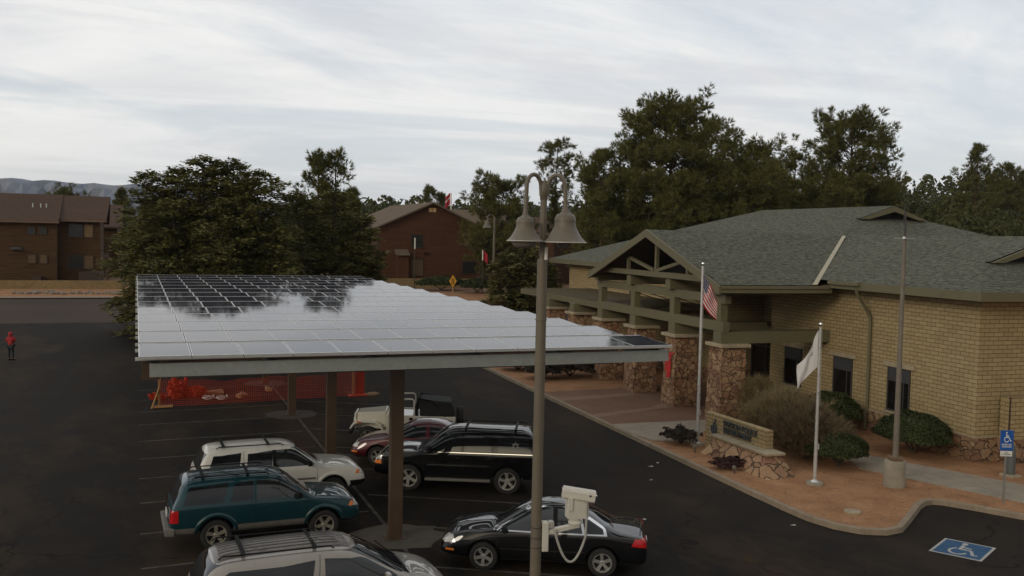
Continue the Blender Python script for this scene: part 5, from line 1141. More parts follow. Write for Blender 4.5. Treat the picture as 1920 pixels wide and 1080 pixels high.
def cypress(name, label, x, y, H, Rx, seed, leaf='cypress', lobes=None, n=9000, group=None, ls=0.30, skirt=0.0):
    """broad evergreen with layered, drooping sprays: several leaders, each a spreading cone of flat sprays"""
    rng = np.random.default_rng(seed); t = MB(); C = []; N = []
    for (lx, ly, lh, lr) in lobes:
        t.tube([(lx*0.25, ly*0.25, 0), (lx*.7, ly*.7, lh*.4), (lx, ly, lh*.95)], [0.28, .16, .03], 7)
        nb = int(22+lh*5)
        for i in range(nb):
            q = ((i+rng.random())/nb); z = skirt+(lh-skirt)*q; pr = (1-q**2.4)**0.6*(0.86+0.14*math.sin(q*19+lx)); az = i*2.39996+rng.normal()*.4; L = lr*max(0.10, pr)*(0.62+0.5*rng.random())
            d = np.array([math.cos(az), math.sin(az), 0]); droop = 0.30*(1-q)-0.42*q
            p0 = np.array([lx*(.4+.6*q), ly*(.4+.6*q), z])
            t.tube([p0, p0+d*L*.5+np.array([0, 0, .08*L]), p0+d*L*.92+np.array([0, 0, -droop*L*.5])], [.05, .03, .012], 4, cap=False)
            m = int(n/len(lobes)/nb*(0.5+pr)); s = 0.25+0.80*rng.random(m)**0.75
            side = np.array([-d[1], d[0], 0]); w = rng.normal(size=m)*L*0.16*(1.25-0.55*s)
            zz = 0.10*np.sin(s*3)*L-droop*L*.55*s*s+rng.normal(size=m)*0.10-np.abs(w)*0.25
            cc = p0+d*(L*s)[:, None]+side*w[:, None]; cc[:, 2] += zz; C.append(cc)
            N.append(d[None]+side[None]*np.sign(w)[:, None]*0.55+np.array([0, 0, -0.45*droop-.08]))
    C = np.concatenate(C); N = np.concatenate(N); rng2 = np.random.default_rng(seed+1)
    k = 4; C3 = np.repeat(C, k, 0)+rng2.normal(size=(len(C)*k, 3))*np.array([.20, .20, .07]); D3 = np.repeat(N, k, 0)
    V, F = sprays(rng2, C3, D3, ls)
    return tree_obj(name, label, x, y, group, t, V, F, leaf, 'bark_grey')
def shrub(name, label, x, y, rx, ry, h, seed, leaf='shrub', n=5000, size=0.05, group=None, z0=0.115, rough=0.07, rz=0.0):
    rng = np.random.default_rng(seed); d = rnd_dirs(rng, n); d[:, 2] = np.abs(d[:, 2])*1.0-0.12
    lump = 1+rough*np.sin(d[:, 0]*5+seed)*np.cos(d[:, 1]*6+seed*2)+rough*.7*np.sin(d[:, 2]*9+d[:, 0]*7)
    r = (0.72+0.30*rng.random(n)**0.6)*lump; C = d*r[:, None]*np.array([rx, ry, h*0.55])+np.array([0, 0, h*0.44]); C[:, 2] = np.maximum(C[:, 2], 0.03)
    V, F = leaves(rng, C, d+np.array([0, 0, .3]), size, 0.7); t = MB()
    for k in range(7):
        a = k*.9; t.tube([(0, 0, 0), (rx*.3*math.cos(a), ry*.3*math.sin(a), h*.35), (rx*.6*math.cos(a), ry*.6*math.sin(a), h*.66)], [.03, .022, .008], 5)
    r_ = empty(name, label, 'shrub', (x, y, zg(x, y)+z0), rz, group); t.build('stem', 'bark_grey', r_); link('foliage', np_mesh('foliage', V, F, leaf), r_)
    core = MB(); bm = bmesh.new(); bmesh.ops.create_icosphere(bm, subdivisions=3, radius=1)
    for v in bm.verts: v.co = Vector((v.co.x*rx*.74, v.co.y*ry*.74, max(0.0, v.co.z*h*.40+h*.42)))
    return r_
def twiggy(name, label, x, y, rx, ry, h, seed, leaf='dry', n=900, group=None, z0=0.115, ln=0.5, rz=0.0, wd=0.010, per=14):
    rng = np.random.default_rng(seed); t = MB(); C = []; D = []
    for k in range(n//12):
        a = rng.random()*6.283; s = rng.random()**.6; e = np.array([rx*s*math.cos(a)*.85, ry*s*math.sin(a)*.85, h*(0.98-0.45*s*s)*(0.70+.3*rng.random())])
        mid = e*np.array([.45, .45, .6]); t.tube([(0, 0, 0), mid, e], [.022, .012, .004], 4, cap=False)
        m = 12; q = 0.30+0.72*rng.random(m); P = np.array([mid*(2*u) if u < .5 else mid+(e-mid)*(2*u-1) for u in q])+rng.normal(size=(m, 3))*0.10*np.array([rx, ry, h*.5])
        P[:, 2] = np.maximum(P[:, 2], .05); C.append(P); D.append(P/np.array([rx, ry, h])+np.array([0, 0, .4]))
    C = np.concatenate(C); D = np.concatenate(D); V, F = needles(rng, C, D, per, ln, wd, 0.55)
    r_ = empty(name, label, 'shrub', (x, y, zg(x, y)+z0), rz, group); t.build('stem', 'bark_grey', r_); link('foliage', np_mesh('foliage', V, F, leaf), r_); return r_

M['drygrey'] = m_leaf('grey_twigs', (0.12, 0.085, 0.05), (0.20, 0.15, 0.085), 2.5)
# large layered evergreen behind the carport and its neighbours
cypress('evergreen_tree', 'broad layered evergreen with ragged top right behind the solar carport', 4.5, 67.5, 11, 6, 21, 'cypress', [(-3.6, 0.5, 10.6, 4.4), (-0.4, -0.4, 11.7, 4.7), (1.7, 0.6, 11.6, 4.7), (3.4, 0.2, 10.9, 4.4), (-2.4, -2.2, 8.6, 5.4), (1.4, -2.4, 8.8, 5.6), (-4.0, -1.4, 6.2, 4.8), (4.0, -1.4, 7.5, 4.4), (-2.0, 0.9, 10.9, 4.8), (0.7, 1.2, 11.3, 5.0), (2.7, -0.7, 10.2, 4.8)], 34000, 'evergreens behind the carport', 0.22)
cypress('evergreen_tree', 'lower evergreen filling the space between the layered evergreen and the gable house', 13.0, 71, 8.6, 4, 23, 'cypress', [(-2.2, 0, 9.6, 3.9), (0.8, 0.8, 9.8, 4.0), (2.6, -0.5, 8.0, 3.4), (3.4, 0.2, 5.0, 3.0)], 13000, 'evergreens behind the carport', 0.22)
cypress('juniper_tree', 'yellow green juniper by the far corner of the police building, behind the lamp post', 26.4, 66, 7.4, 3, 25, 'juniper', [(-1.0, 0, 6.4, 2.3), (0.9, 0.4, 7.0, 2.2), (2.2, -0.4, 5.6, 1.8)], 6000, None, 0.26)
pine('pine_tree', 'two topped pine standing above the evergreens, left of the gable house', 14.2, 80, 12.9, 2.1, 4.2, 31, 'round', 40, 'pines across the street', 0.75, lean=-0.01)
pine('pine_tree', 'narrow twin of the two topped pine, slightly taller, left of the gable house', 15.5, 80.6, 13.1, 1.8, 4.0, 32, 'round', 36, 'pines across the street', 0.75)
pine('pine_tree', 'small pointed pine at the right end of the evergreens behind the carport', 19.0, 90, 10.5, 1.5, 3.0, 33, 'cone', 40, 'pines across the street', 1.0)
pine('pine_tree', 'bushy round topped pine between the gable house and the bell lamps', 37.4, 100, 11.9, 4.2, 2.0, 34, 'round', 80, 'pines across the street', 1.2)
pine('pine_tree', 'tall thin pine with an open crown, rising just behind the bell lamps', 46.4, 104, 17.3, 2.7, 5.5, 35, 'top', 60, 'pines across the street', 1.0, gap=0.12, tr=0.2)
G = 'pines behind the police building'
pine('pine_tree', 'medium dense pine at the left edge of the dark stand behind the porch gable', 43.4, 86, 15.4, 3.7, 2.5, 36, 'round', 80, G, 1.1)
pine('pine_tree', 'tallest broad pine of the stand, behind the middle of the police roof', 48.3, 82, 20.0, 6.0, 4.5, 37, 'round', 140, G, 1.4, gap=0.06, tr=0.38)
pine('pine_tree', 'pine with a narrow open top leaning out right of the tallest pine', 58.2, 90, 19.6, 4.2, 4.0, 38, 'round', 90, G, 1.1, gap=0.1)
pine('pine_tree', 'rounded pine filling the dip right of the tallest pine', 60.5, 85, 16.4, 5.2, 3.0, 39, 'round', 100, G, 1.2)
pine('pine_tree', 'slim lower pine between the rounded pine and the solitary tall one', 66.3, 90, 15.6, 2.5, 4.0, 40, 'spire', 60, G, 1.0, gap=0.1)
pine('pine_tree', 'mid height pine just left of the solitary tall pine', 73.5, 95, 16.6, 4.2, 3.0, 41, 'round', 84, G, 1.1)
pine('pine_tree', 'solitary tall pine with visible trunk and an open rounded crown above the roof ridge', 72.8, 85, 20.3, 5.2, 8.0, 42, 'round', 100, G, 1.3, gap=0.08, tr=0.36)
pine('pine_tree', 'low dense pine under the tall ones, behind the left slope of the police roof', 46.5, 90, 12.8, 5.2, 1.5, 43, 'round', 90, G, 1.2)
pine('pine_tree', 'low dense pine under the solitary tall pine, behind the upper roof ridge', 79.0, 90, 13.4, 5.4, 1.2, 44, 'round', 90, G, 1.2)
pine('pine_tree', 'low dark pine in the middle of the stand behind the main ridge', 55.5, 80, 13.6, 5.6, 1.5, 45, 'round', 100, G, 1.2)
pine('pine_tree', 'low dark pine behind the ridge between the rounded and mid height pines', 67.0, 82, 12.8, 5.6, 1.2, 46, 'round', 100, G, 1.2)
pine('pine_tree', 'lone pointed pine above the wooded hill at the right edge', 113.0, 105, 20.0, 5.2, 6.0, 47, 'cone', 70, G, 1.0, gap=0.15, ln=0.5)
pine('pine_tree', 'rounder pine beside the lone pointed pine at the right edge', 118.5, 104, 17.2, 3.8, 5.0, 48, 'round', 60, G, 1.0, ln=0.5)
pine('pine_tree', 'small round pine whose top shows over the ridge of the long brown house', -9.5, 150, 10.4, 3.6, 3.0, 49, 'round', 50, 'pines behind the long brown house')
pine('pine_tree', 'pointed pine showing over the right end of the long brown roof', -2.0, 150, 10.9, 3.0, 3.0, 50, 'cone', 46, 'pines behind the long brown house')
pine('pine_tree', 'small round headed pine beside the layered evergreen, far behind the brown house', 1.6, 140, 8.6, 1.8, 3.0, 51, 'round', 36, 'pines behind the long brown house')
for i, (x, y, H, rd, pf, lb) in enumerate(((48.5, 165, 14.5, 2.6, 'round', 'small pine on the skyline left of the distant red and white flag'), (51.5, 168, 13.6, 2.2, 'round', 'shorter pine next to the distant red and white flag'), (58.0, 160, 14.3, 3.0, 'cone', 'pine on the skyline right of the distant red and white flag'))):
    pine('pine_tree', lb, x, y, H, rd, 2.0, 80+i, pf, 44, 'pines on the far skyline', 1.0, ln=0.55)

# the wood behind everything: reads as one mass
def forest():
    rng = np.random.default_rng(77); Vs = []; Fs = []; off = 0; pts = []
    def add(n, a0, a1, d0, d1, h0, h1):
        for _ in range(n):
            a = R(a0+(a1-a0)*rng.random()); d = d0+(d1-d0)*rng.random(); pts.append((d*math.sin(a), d*math.cos(a), h0+(h1-h0)*rng.random()))
    add(420, 8, 33, 180, 290, 9.5, 14); add(120, 28, 47, 112, 135, 9, 12.5); add(330, 38, 60, 118, 260, 8, 12); add(120, 44, 58, 96, 118, 7, 10.5); add(130, -14, 10, 190, 290, 6, 9)
    for x, y, h in pts:
        if 20 < x < 62 and 100 < y < 140: continue
        nr = math.hypot(x, y) < 170; n = 520 if nr else 170; q = rng.random(n)**0.8; az = rng.random(n)*6.283; r = h*0.30*np.sqrt(np.maximum(.03, 1-q**2.6))*(0.55+.55*rng.random(n))
        C = np.stack([x+r*np.cos(az), y+r*np.sin(az), zg(x, y)+h*(0.12+.88*q)], 1); N = np.stack([np.cos(az), np.sin(az), .5+0*az], 1)
        V, F = leaves(rng, C, N, 0.27 if nr else 0.5, 0.8); Vs.append(V); Fs.append(F+off); off += len(V)
    o = link('forest', np_mesh('forest', np.concatenate(Vs), np.concatenate(Fs), 'pine_far')); tag(o, kind='stuff')
forest()

# shrubs in the gravel bed
def bxy(px): return px
twiggy('dry_bush', 'large tan dry twiggy bush behind the monument sign', 22.35, 28.9, 1.75, 2.3, 2.05, 61, 'dry', 2600, None, ln=0.34, per=16)
twiggy('dry_bush', 'tan dry grassy bush in front of the dark door, beside the end pillar', 24.0, 33.0, 1.3, 1.6, 1.9, 62, 'dry', 1500, None, ln=0.42, per=16)
twiggy('dry_bush', 'greyish twiggy bush between the tan bush and the white flag pole', 21.75, 27.0, 1.6, 1.8, 2.0, 63, 'drygrey', 2600, None, ln=0.30, per=16)
shrub('green_shrub', 'rounded dark green shrub under the middle window of the brick wall', 26.15, 31.0, 1.05, 1.3, 1.65, 64, 'shrub', 15000, .052, 'clipped green shrubs')
shrub('green_shrub', 'wide rounded green shrub beside the light pole base, against the brick corner', 26.1, 26.55, 1.2, 1.4, 1.60, 65, 'shrub', 17000, .052, 'clipped green shrubs')
shrub('green_shrub', 'low green shrub at the foot of the tan bush, by the footpath', 22.1, 25.75, 1.05, .9, 1.25, 66, 'shrub', 11000, .05, 'clipped green shrubs')
shrub('leafy_plant', 'small dark reddish plant at the foot of the striped flag pole', 18.75, 30.35, .58, .62, .62, 67, 'shrub_dark', 1500, .06, 'dark plants by the kerb', rough=.3)
shrub('leafy_plant', 'low purple plant in front of the sign base', 18.35, 26.6, .62, .40, .36, 68, 'purple', 1300, .05, 'dark plants by the kerb', rough=.3)
shrub('leafy_plant', 'dark reddish bush in the far gravel, right of the lamp post', 21.9, 46.9, 1.3, 1.3, 1.25, 69, 'shrub_dark', 3600, .09, 'dark bushes in the far gravel', rough=.28)
shrub('leafy_plant', 'dark reddish bush in the far gravel, just left of the lamp post', 20.2, 46.6, .95, .95, 1.05, 70, 'shrub_dark', 2600, .09, 'dark bushes in the far gravel', rough=.28)
shrub('leafy_plant', 'paler low bush farthest along the gravel by the kerb', 20.1, 50.0, .9, 1.0, .8, 71, 'shrub_dark', 1800, .09, 'dark bushes in the far gravel', rough=.3)
twiggy('bare_bush', 'bare pinkish bush in front of the red brown gable house', 37.6, 101, 2.3, 1.6, 3.2, 72, 'bare', 700, None, ln=0.7, z0=0, wd=.02, per=7)
shrub('green_shrub', 'long low green shrub behind the yellow warning sign', 32.2, 104, 3.0, 1.2, 1.6, 73, 'shrub', 3000, .16, 'shrubs by the street', z0=0)
shrub('green_shrub', 'grey green shrub right of the yellow warning sign', 34.8, 99, 1.9, 1.2, 1.7, 74, 'shrub', 2600, .15, 'shrubs by the street', z0=0)
twiggy('bare_sapling', 'thin bare sapling by the right end of the long brown house', -2.5, 97, .5, .5, 3.6, 75, 'bare', 120, None, ln=0.5, z0=0, wd=.015, per=4)

# ------------------------------------------------------------------ twin bell lamp post in front, with its camera
def bell(mb, c, k=1.0):
    prof = [(.05, .66), (.065, .60), (.09, .56), (.105, .545), (.155, .53), (.185, .49), (.20, .44), (.205, .405), (.198, .40), (.205, .30), (.225, .26), (.265, .18), (.325, .09), (.385, .025), (.41, .012), (.41, .0), (.39, -.004)]
    mb.lathe([(r*k, z*k) for r, z in prof], 36, c)
def lamp_post():
    X, Y = 6.075, 14.16
    r = empty('lamp_post', 'tall bronze post with two bell lamps on hooked arms, before the carport', 'lamp post', (X, Y, 0), R(-8))
    p = MB(); p.tube([(0, 0, 0), (0, 0, 7.26)], [.092, .082], 24); p.lathe([(0, 7.275), (.083, 7.265), (.085, 7.24)], 24)
    for z in (1.9, 3.3, 4.6, 5.6, 6.3): p.lathe([(.0925, -.01), (.094, 0), (.0925, .01)], 24, (0, 0, z))
    p.tube([(.09, 0, 5.3), (.098, 0, 5.3)], .012, 6)
    p.build('pole', 'lamp', r, smooth=50)
    u = MB(); u.tube([(0, 0, 7.2), (0, 0, 8.46)], .054, 20); u.lathe([(0, .0), (.056, -.005), (.062, -.05), (.074, -.06), (.074, -.24), (.062, -.25), (.062, -.30), (.055, -.31)], 20, (0, 0, 8.53)); u.build('upper_pole', 'lamp', r, smooth=50)
    for sg, ang, zb, k in ((-1, R(22), 7.56, .70), (1, R(-28), 7.55, .84)):
        d = Vector((sg*math.cos(ang), sg*math.sin(ang), 0)); rad = .142; a = []
        a.append(Vector((d.x*.05, d.y*.05, 8.28)))
        for t in np.linspace(0, 180, 15): a.append(Vector((0, 0, 8.41+rad*1.45*math.sin(R(t)))) + d*(.06+rad-rad*math.cos(R(t))))
        end = .06+2*rad; a.append(Vector((0, 0, zb+.72*k))+d*(end+.012)); a.append(Vector((0, 0, zb+.62*k))+d*(end+.014))
        ar = MB(); ar.tube(a, [.033]*(len(a)-1)+[.045], 14); ao = ar.build('arm', 'lamp', r, smooth=50)
        c = d*(end+.014); b = MB(); bell(b, (c.x, c.y, zb), k); so = b.build('lamp_shade', 'lamp', r, smooth=40)
        rim = MB(); rim.lathe([(.405*k, .014*k), (.416*k, .008), (.416*k, -.004), (.40*k, -.006)], 36, (c.x, c.y, zb)); rim.build('rim', 'lamp_rim', so, smooth=40)
        l = MB(); l.lathe([(.30*k if sg < 0 else .12, -.004), (.28*k if sg < 0 else .115, -.05), (.18*k if sg < 0 else .08, -.105 if sg < 0 else -.08), (0, -.125 if sg < 0 else -.09)], 28, (c.x, c.y, zb)); l.build('lens', 'lens', so, smooth=50)
        i = MB(); i.lathe([(.385*k, .002), (.0, .30*k)], 28, (c.x, c.y, zb)); i.build('reflector', 'steel_dark', so)
    w = MB(); w.lathe([(.0, .0), (.028, .0), (.028, .19), (.02, .20), (0, .20)], 12, (.045, -.055, 7.265)); w.box(.02, .045, -.10, -.075, 7.37, 7.42); w.build('photocell', 'white', r)
    return r
lamp_post()
def security_camera():
    X, Y = 6.075, 14.16; z0 = 2.71
    r = empty('security_camera', 'off white security camera on a pan and tilt bracket strapped to the lamp post', 'camera', (X, Y, z0), R(-10))
    MB().box(.088, .195, -.075, .075, -.20, .28).build('mounting_box', 'offwhite', r, bevel=.012)
    MB().box(.194, .205, -.02, .02, .10, .14).build('latch', 'black', r)
    for z in (-.13, .03, .20): MB().lathe([(.098, -.008), (.102, 0), (.098, .008)], 24, (0, 0, z)).build('strap', 'steel_dark', r)
    a = MB(); a.hexa([(.19, -.05, .07), (.19, .05, .07), (.72, .05, .17), (.72, -.05, .17)], [(.19, -.05, .15), (.19, .05, .15), (.74, .05, .24), (.74, -.05, .24)]); a.lathe([(0, 0), (.12, 0), (.12, .03), (.09, .05), (.09, .09), (0, .09)], 20, (.66, 0, .235)); a.build('bracket_arm', 'offwhite', r, bevel=.008)
    MB().box(.20, .29, -.06, .06, .17, .29).build('junction_box', 'conduit', r, bevel=.015)
    b = MB(); b.prism([(.50, .33), (.50, .64), (.52, .66), (.85, .66), (.86, .34), (.62, .305)], 'y', -.10, .10); b.build('pan_tilt_body', 'offwhite', r, bevel=.015)
    MB().lathe([(0, 0), (.045, 0), (.045, .03), (0, .035)], 16, (.54, -.10, .56), 'y').build('pivot_cap', 'white', r)
    MB().box(.50, .58, -.125, -.102, .47, .68).build('tilt_bracket', 'offwhite', r, bevel=.006)
    h = empty_part('camera_housing', r, (.42, 0, .70), (R(0), R(9), R(-8)))
    q = MB(); q.prism([(-.09, .0), (-.085, .13), (-.05, .165), (.05, .165), (.085, .13), (.09, 0), (.06, -.03), (-.06, -.03)], 'x', 0, .54); ho = q.build('housing', 'offwhite', h, bevel=.01)
    MB().box(-.01, .56, -.098, .098, .105, .112).build('sunshield', 'white', h, bevel=.004)
    MB().box(.541, .546, -.055, .055, .03, .11).build('lens_window', 'black', h); MB().prism([(.43, .075), (.47, .075), (.45, .12)], 'y', -.097, -.089).build('warning_label', 'black', h)
    c = MB(); P = []
    for t in np.linspace(0, 1, 22):
        x = .29+.52*t; z = .17-.55*math.sin(math.pi*min(1, t*.94))**.8*(1 if t < 1 else 1); P.append((x, -.09, z))
    P += [(.815, -.10, .30), (.82, -.10, .48), (.815, -.09, .66)]
    c.tube(P, .020, 10); c.build('cable', 'conduit', r, smooth=50)
def empty_part(name, parent, loc, rot):
    o = bpy.data.objects.new(name, None); COL.objects.link(o); o.parent = parent; o.location = loc; o.rotation_euler = rot; return o
security_camera()

# ------------------------------------------------------------------ flag poles and flags
def flag_pole(name, label, x, y, H, r0=.055, m='white', cl='alu', z0=.115, base=True, group=None, tip=0):
    r = empty(name, label, 'flag pole', (x, y, zg(x, y)+z0), 0, group); p = MB(); p.tube([(0, 0, 0), (0, 0, H)], [r0, r0*.55], 14); p.build('pole', m, r, smooth=50)
    t = MB(); t.lathe([(0, .06), (.045, .05), (.062, .0), (.045, -.05), (0.02, -.06), (.02, -.12)], 14, (0, 0, H+.08)); t.build('finial', 'chrome' if base else m, r, smooth=50)
    if tip: MB().tube([(0, 0, H-tip), (0, 0, H+.01)], r0*1.05, 10).build('pole_tip', 'white', r, smooth=50)
    if base:
        MB().lathe([(0, .09), (.24, .085), (.26, .05), (.26, -.1)], 20).build('base', 'base_conc', r, smooth=40); MB().lathe([(.055, .16), (.10, .12), (.13, .088)], 16).build('collar', 'alu', r, smooth=40)
        MB().tube([(.075, -.02, H*.5), (.062, -.02, H*.75), (.05, -.02, H-.05)], .006, 4).build('halyard', 'conduit', r); MB().box(.05, .085, -.05, .03, 1.1, 1.28).build('cleat', 'alu', r)
    return r
M['flag_metal'] = mat('satin_flag_pole', (0.62, 0.61, 0.59), 0.3, 0.5, var=.06)
flag_pole('flag_pole', 'satin metal pole flying the stars and stripes beside the sign wall', 19.23, 29.99, 6.58, .07, 'flag_metal')
flag_pole('flag_pole', 'shorter satin pole with a limp white flag in front of the tan bush', 19.69, 23.99, 4.92, .06, 'flag_metal')
def flag_mesh(name, fn, m, nu=40, nv=24):
    V = []; UV = []
    for j in range(nv+1):
        for i in range(nu+1): u, v = i/nu, j/nv; V.append(fn(u, v)); UV.append((u, v))
    F = [(j*(nu+1)+i, j*(nu+1)+i+1, (j+1)*(nu+1)+i+1, (j+1)*(nu+1)+i) for j in range(nv) for i in range(nu)]
    me = bpy.data.meshes.new(name); me.from_pydata(V, [], F); uv = me.uv_layers.new(name='UVMap')
    for l in me.loops: uv.data[l.index].uv = UV[l.vertex_index]
    me.polygons.foreach_set('use_smooth', [True]*len(F)); me.materials.append(m); o = link(name, me); return o
def m_us_flag():
    t = NT('stars_and_stripes'); sep = t.node('ShaderNodeSeparateXYZ'); t.L.new(t.tc.outputs['UV'], sep.inputs[0]); u, v = sep.outputs[0], sep.outputs[1]
    st = t.math('MODULO', t.math('FLOOR', t.math('MULTIPLY', v, 12.999)), 2.0)
    c = t.mix(st, (0.40, 0.018, 0.03), (0.62, 0.58, 0.54)); c = t.mix(st, (0.40, 0.018, 0.03), (0.62, 0.58, 0.54))
    c = t.mix(t.math('SUBTRACT', 1.0, st), (0.62, 0.58, 0.54), (0.40, 0.018, 0.03))
    can = t.math('MULTIPLY', t.math('LESS_THAN', u, 0.4), t.math('GREATER_THAN', v, 6/13))
    a = t.math('FRACT', t.math('MULTIPLY', u, 6/0.4)); b = t.math('FRACT', t.math('MULTIPLY', t.math('SUBTRACT', v, 6/13), 5/(7/13)))
    d = t.math('ADD', t.math('POWER', t.math('SUBTRACT', a, .5), 2.0), t.math('POWER', t.math('SUBTRACT', b, .5), 2.0))
    star = t.math('LESS_THAN', d, 0.055); c = t.mix(can, c, t.mix(star, (0.020, 0.024, 0.075), (0.62, 0.6, 0.58))); t.set(color=c, rough=.8, spec=.2); return t.m
def us_flag():
    px, py, zt = 19.23, 29.99, 6.45; L, H = 1.55, .92; ax = Vector((math.cos(R(-22)), math.sin(R(-22)), 0)); nx = Vector((-ax.y, ax.x, 0))
    def fn(u, v):
        fold = math.sin(u*7+v*2.2)*.07*u+math.sin(u*13-v*3)*.03*u
        out = .52*u**0.95-.20*math.sin(math.pi*u)*(1-v)*1.1; z = -H*(1-v)*(1-.30*u)-1.05*u**1.15-.02*math.sin(u*9)
        return tuple(Vector((px, py, zt+z-.02+zg(px, py)))+ax*(.05+out)+nx*(fold-.02))
    tag(flag_mesh('flag', fn, m_us_flag()), 'red and white striped flag with starry blue canton, hanging limp', 'flag')
us_flag()
def white_flag():
    px, py, zt = 19.69, 23.99, 4.85; ax = Vector((-math.cos(R(-21)), -math.sin(R(-21)), 0)); nx = Vector((-ax.y, ax.x, 0)); H = 1.15
    def fn(u, v):
        fold = math.sin(u*8+v*3)*.05*u+math.sin(u*15-v*5)*.025*u
        out = .62*u-.16*math.sin(math.pi*u)*v*1.2*u; z = -H*(1-v)*(1-.38*u)-1.12*u**1.05
        return tuple(Vector((px, py, zt+z+.1))+ax*(.05+out)+nx*fold)
    t = NT('white_flag_cloth'); sep = t.node('ShaderNodeSeparateXYZ'); t.L.new(t.tc.outputs['UV'], sep.inputs[0]); n = t.noise(2.5, 4, .6)
    mk = t.math('MULTIPLY', t.math('LESS_THAN', t.math('ABSOLUTE', t.math('SUBTRACT', sep.outputs[0], .36)), .07), t.math('LESS_THAN', t.math('ABSOLUTE', t.math('SUBTRACT', sep.outputs[1], .60)), .05))
    nz = t.noise(26, 2, .5); c = t.mix(t.math('MULTIPLY', mk, t.ramp(nz, .45, .55)), t.mix(n, (0.58, .56, .54), (0.70, .68, .66)), (0.12, .12, .12)); t.set(color=c, rough=.85, spec=.2)
    tag(flag_mesh('flag', fn, t.m), 'plain white flag hanging in folds from the shorter pole', 'flag')
white_flag()
flag_pole('flag_pole', 'white pole rising behind the gable house with a red and white flag', 47.9, 150, 13.0, .16, 'white', base=False, z0=0)
M['flag_red'] = mat('red_cloth', (0.42, 0.02, 0.03), .8); M['flag_white'] = mat('white_cloth', (0.6, .58, .56), .8)
def far_flag(x, y, z, label, w=1.2, h=2.3, sg=-1, band=True):
    o = MB()
    def strip(z0, z1, mi):
        o.cur = mi; n = 6
        for k in range(n):
            a, b = k/n, (k+1)/n; f = lambda t: .14*math.sin(t*6)
            o.hexa([(x+sg*w*a, y+f(a), z-z0-.8*a), (x+sg*w*b, y+f(b), z-z0-.8*b), (x+sg*w*b, y+f(b)+.02, z-z0-.8*b), (x+sg*w*a, y+f(a)+.02, z-z0-.8*a)], [(x+sg*w*a, y+f(a), z-z1-.8*a), (x+sg*w*b, y+f(b), z-z1-.8*b), (x+sg*w*b, y+f(b)+.02, z-z1-.8*b), (x+sg*w*a, y+f(a)+.02, z-z1-.8*a)])
    if band: strip(0, h*.36, 0); strip(h*.36, h*.5, 1); strip(h*.5, h, 0)
    else: strip(0, h, 0)
    tag(o.build('flag', ['flag_red', 'flag_white']), label, 'flag')
far_flag(47.75, 150, 14.6, 'distant red flag with a white band, above the ridge of the gable house', .85, 1.9)
flag_pole('flag_pole', 'slim pole whose white tip stands in front of the gable house wall', 29.9, 107, 5.8, .07, 'bark_grey', base=False, z0=0, group='slim poles before the gable house', tip=1.25)
flag_pole('flag_pole', 'slim pole with a red flag at the right edge of the gable house', 35.0, 98, 4.75, .07, 'bark_grey', base=False, z0=0, group='slim poles before the gable house', tip=1.1)
far_flag(35.08, 98, 6.3, 'plain red flag on the slim pole beside the gable house', .5, 1.05, 1, False)

# ------------------------------------------------------------------ light pole on the right, far lamp, signs
def light_pole():
    r = empty('light_pole', 'slender grey pole with bright tip on a round concrete base by the footpath', 'light pole', (22.01, 23.09, .115), R(-20))
    b = MB(); b.lathe([(0, .82), (.30, .82), (.315, .80), (.33, .0), (.33, -.1)], 28); b.build('base', 'base_conc', r, smooth=40); MB().box(-.19, .19, -.19, .19, .822, .93).build('base_plate', mat('rusty_plate', (0.16, 0.10, .06), .8), r, bevel=.02)
    p = MB(); p.tube([(0, 0, .93), (0, 0, 7.66)], [.092, .058], 14); p.build('pole', mat('weathered_pole', (0.17, 0.145, .11), .6), r, smooth=50)
    MB().box(-.33, .33, -.015, .015, 7.70, 7.725).build('cross_bar', 'galv', r)
    MB().lathe([(0, .05), (.045, .03), (.055, 0), (.045, -.03), (0, -.05)], 12, (-.06, -.09, 7.72)).build('bright_tip', 'white', r, smooth=50)
    t = MB(); t.tube([(0, 0, 7.6), (0, 0, 8.55)], [.04, .018], 8); t.tube([(-.06, 0, 8.1), (-.03, 0, 8.75)], .012, 6); t.build('antenna', 'steel_dark', r)
light_pole()
def far_lamp():
    x, y = 32.2, 87.0; r = empty('lamp_post', 'distant lamp post with one bell lamp, right of the gable house', 'lamp post', (x, y, zg(x, y)), 0)
    p = MB(); p.tube([(0, 0, 0), (0, 0, 8.6)], [.14, .10], 10); p.build('pole', 'lamp', r)
    a = MB(); a.tube([(0, 0, 8.3), (-.15, 0, 8.7), (-.45, 0, 8.85), (-.7, 0, 8.6), (-.75, 0, 8.2)], .05, 6); a.build('arm', 'lamp', r)
    b = MB(); bell(b, (-.75, 0, 7.55), 1.15); b.build('lamp_shade', 'lamp', r, smooth=40)
far_lamp()
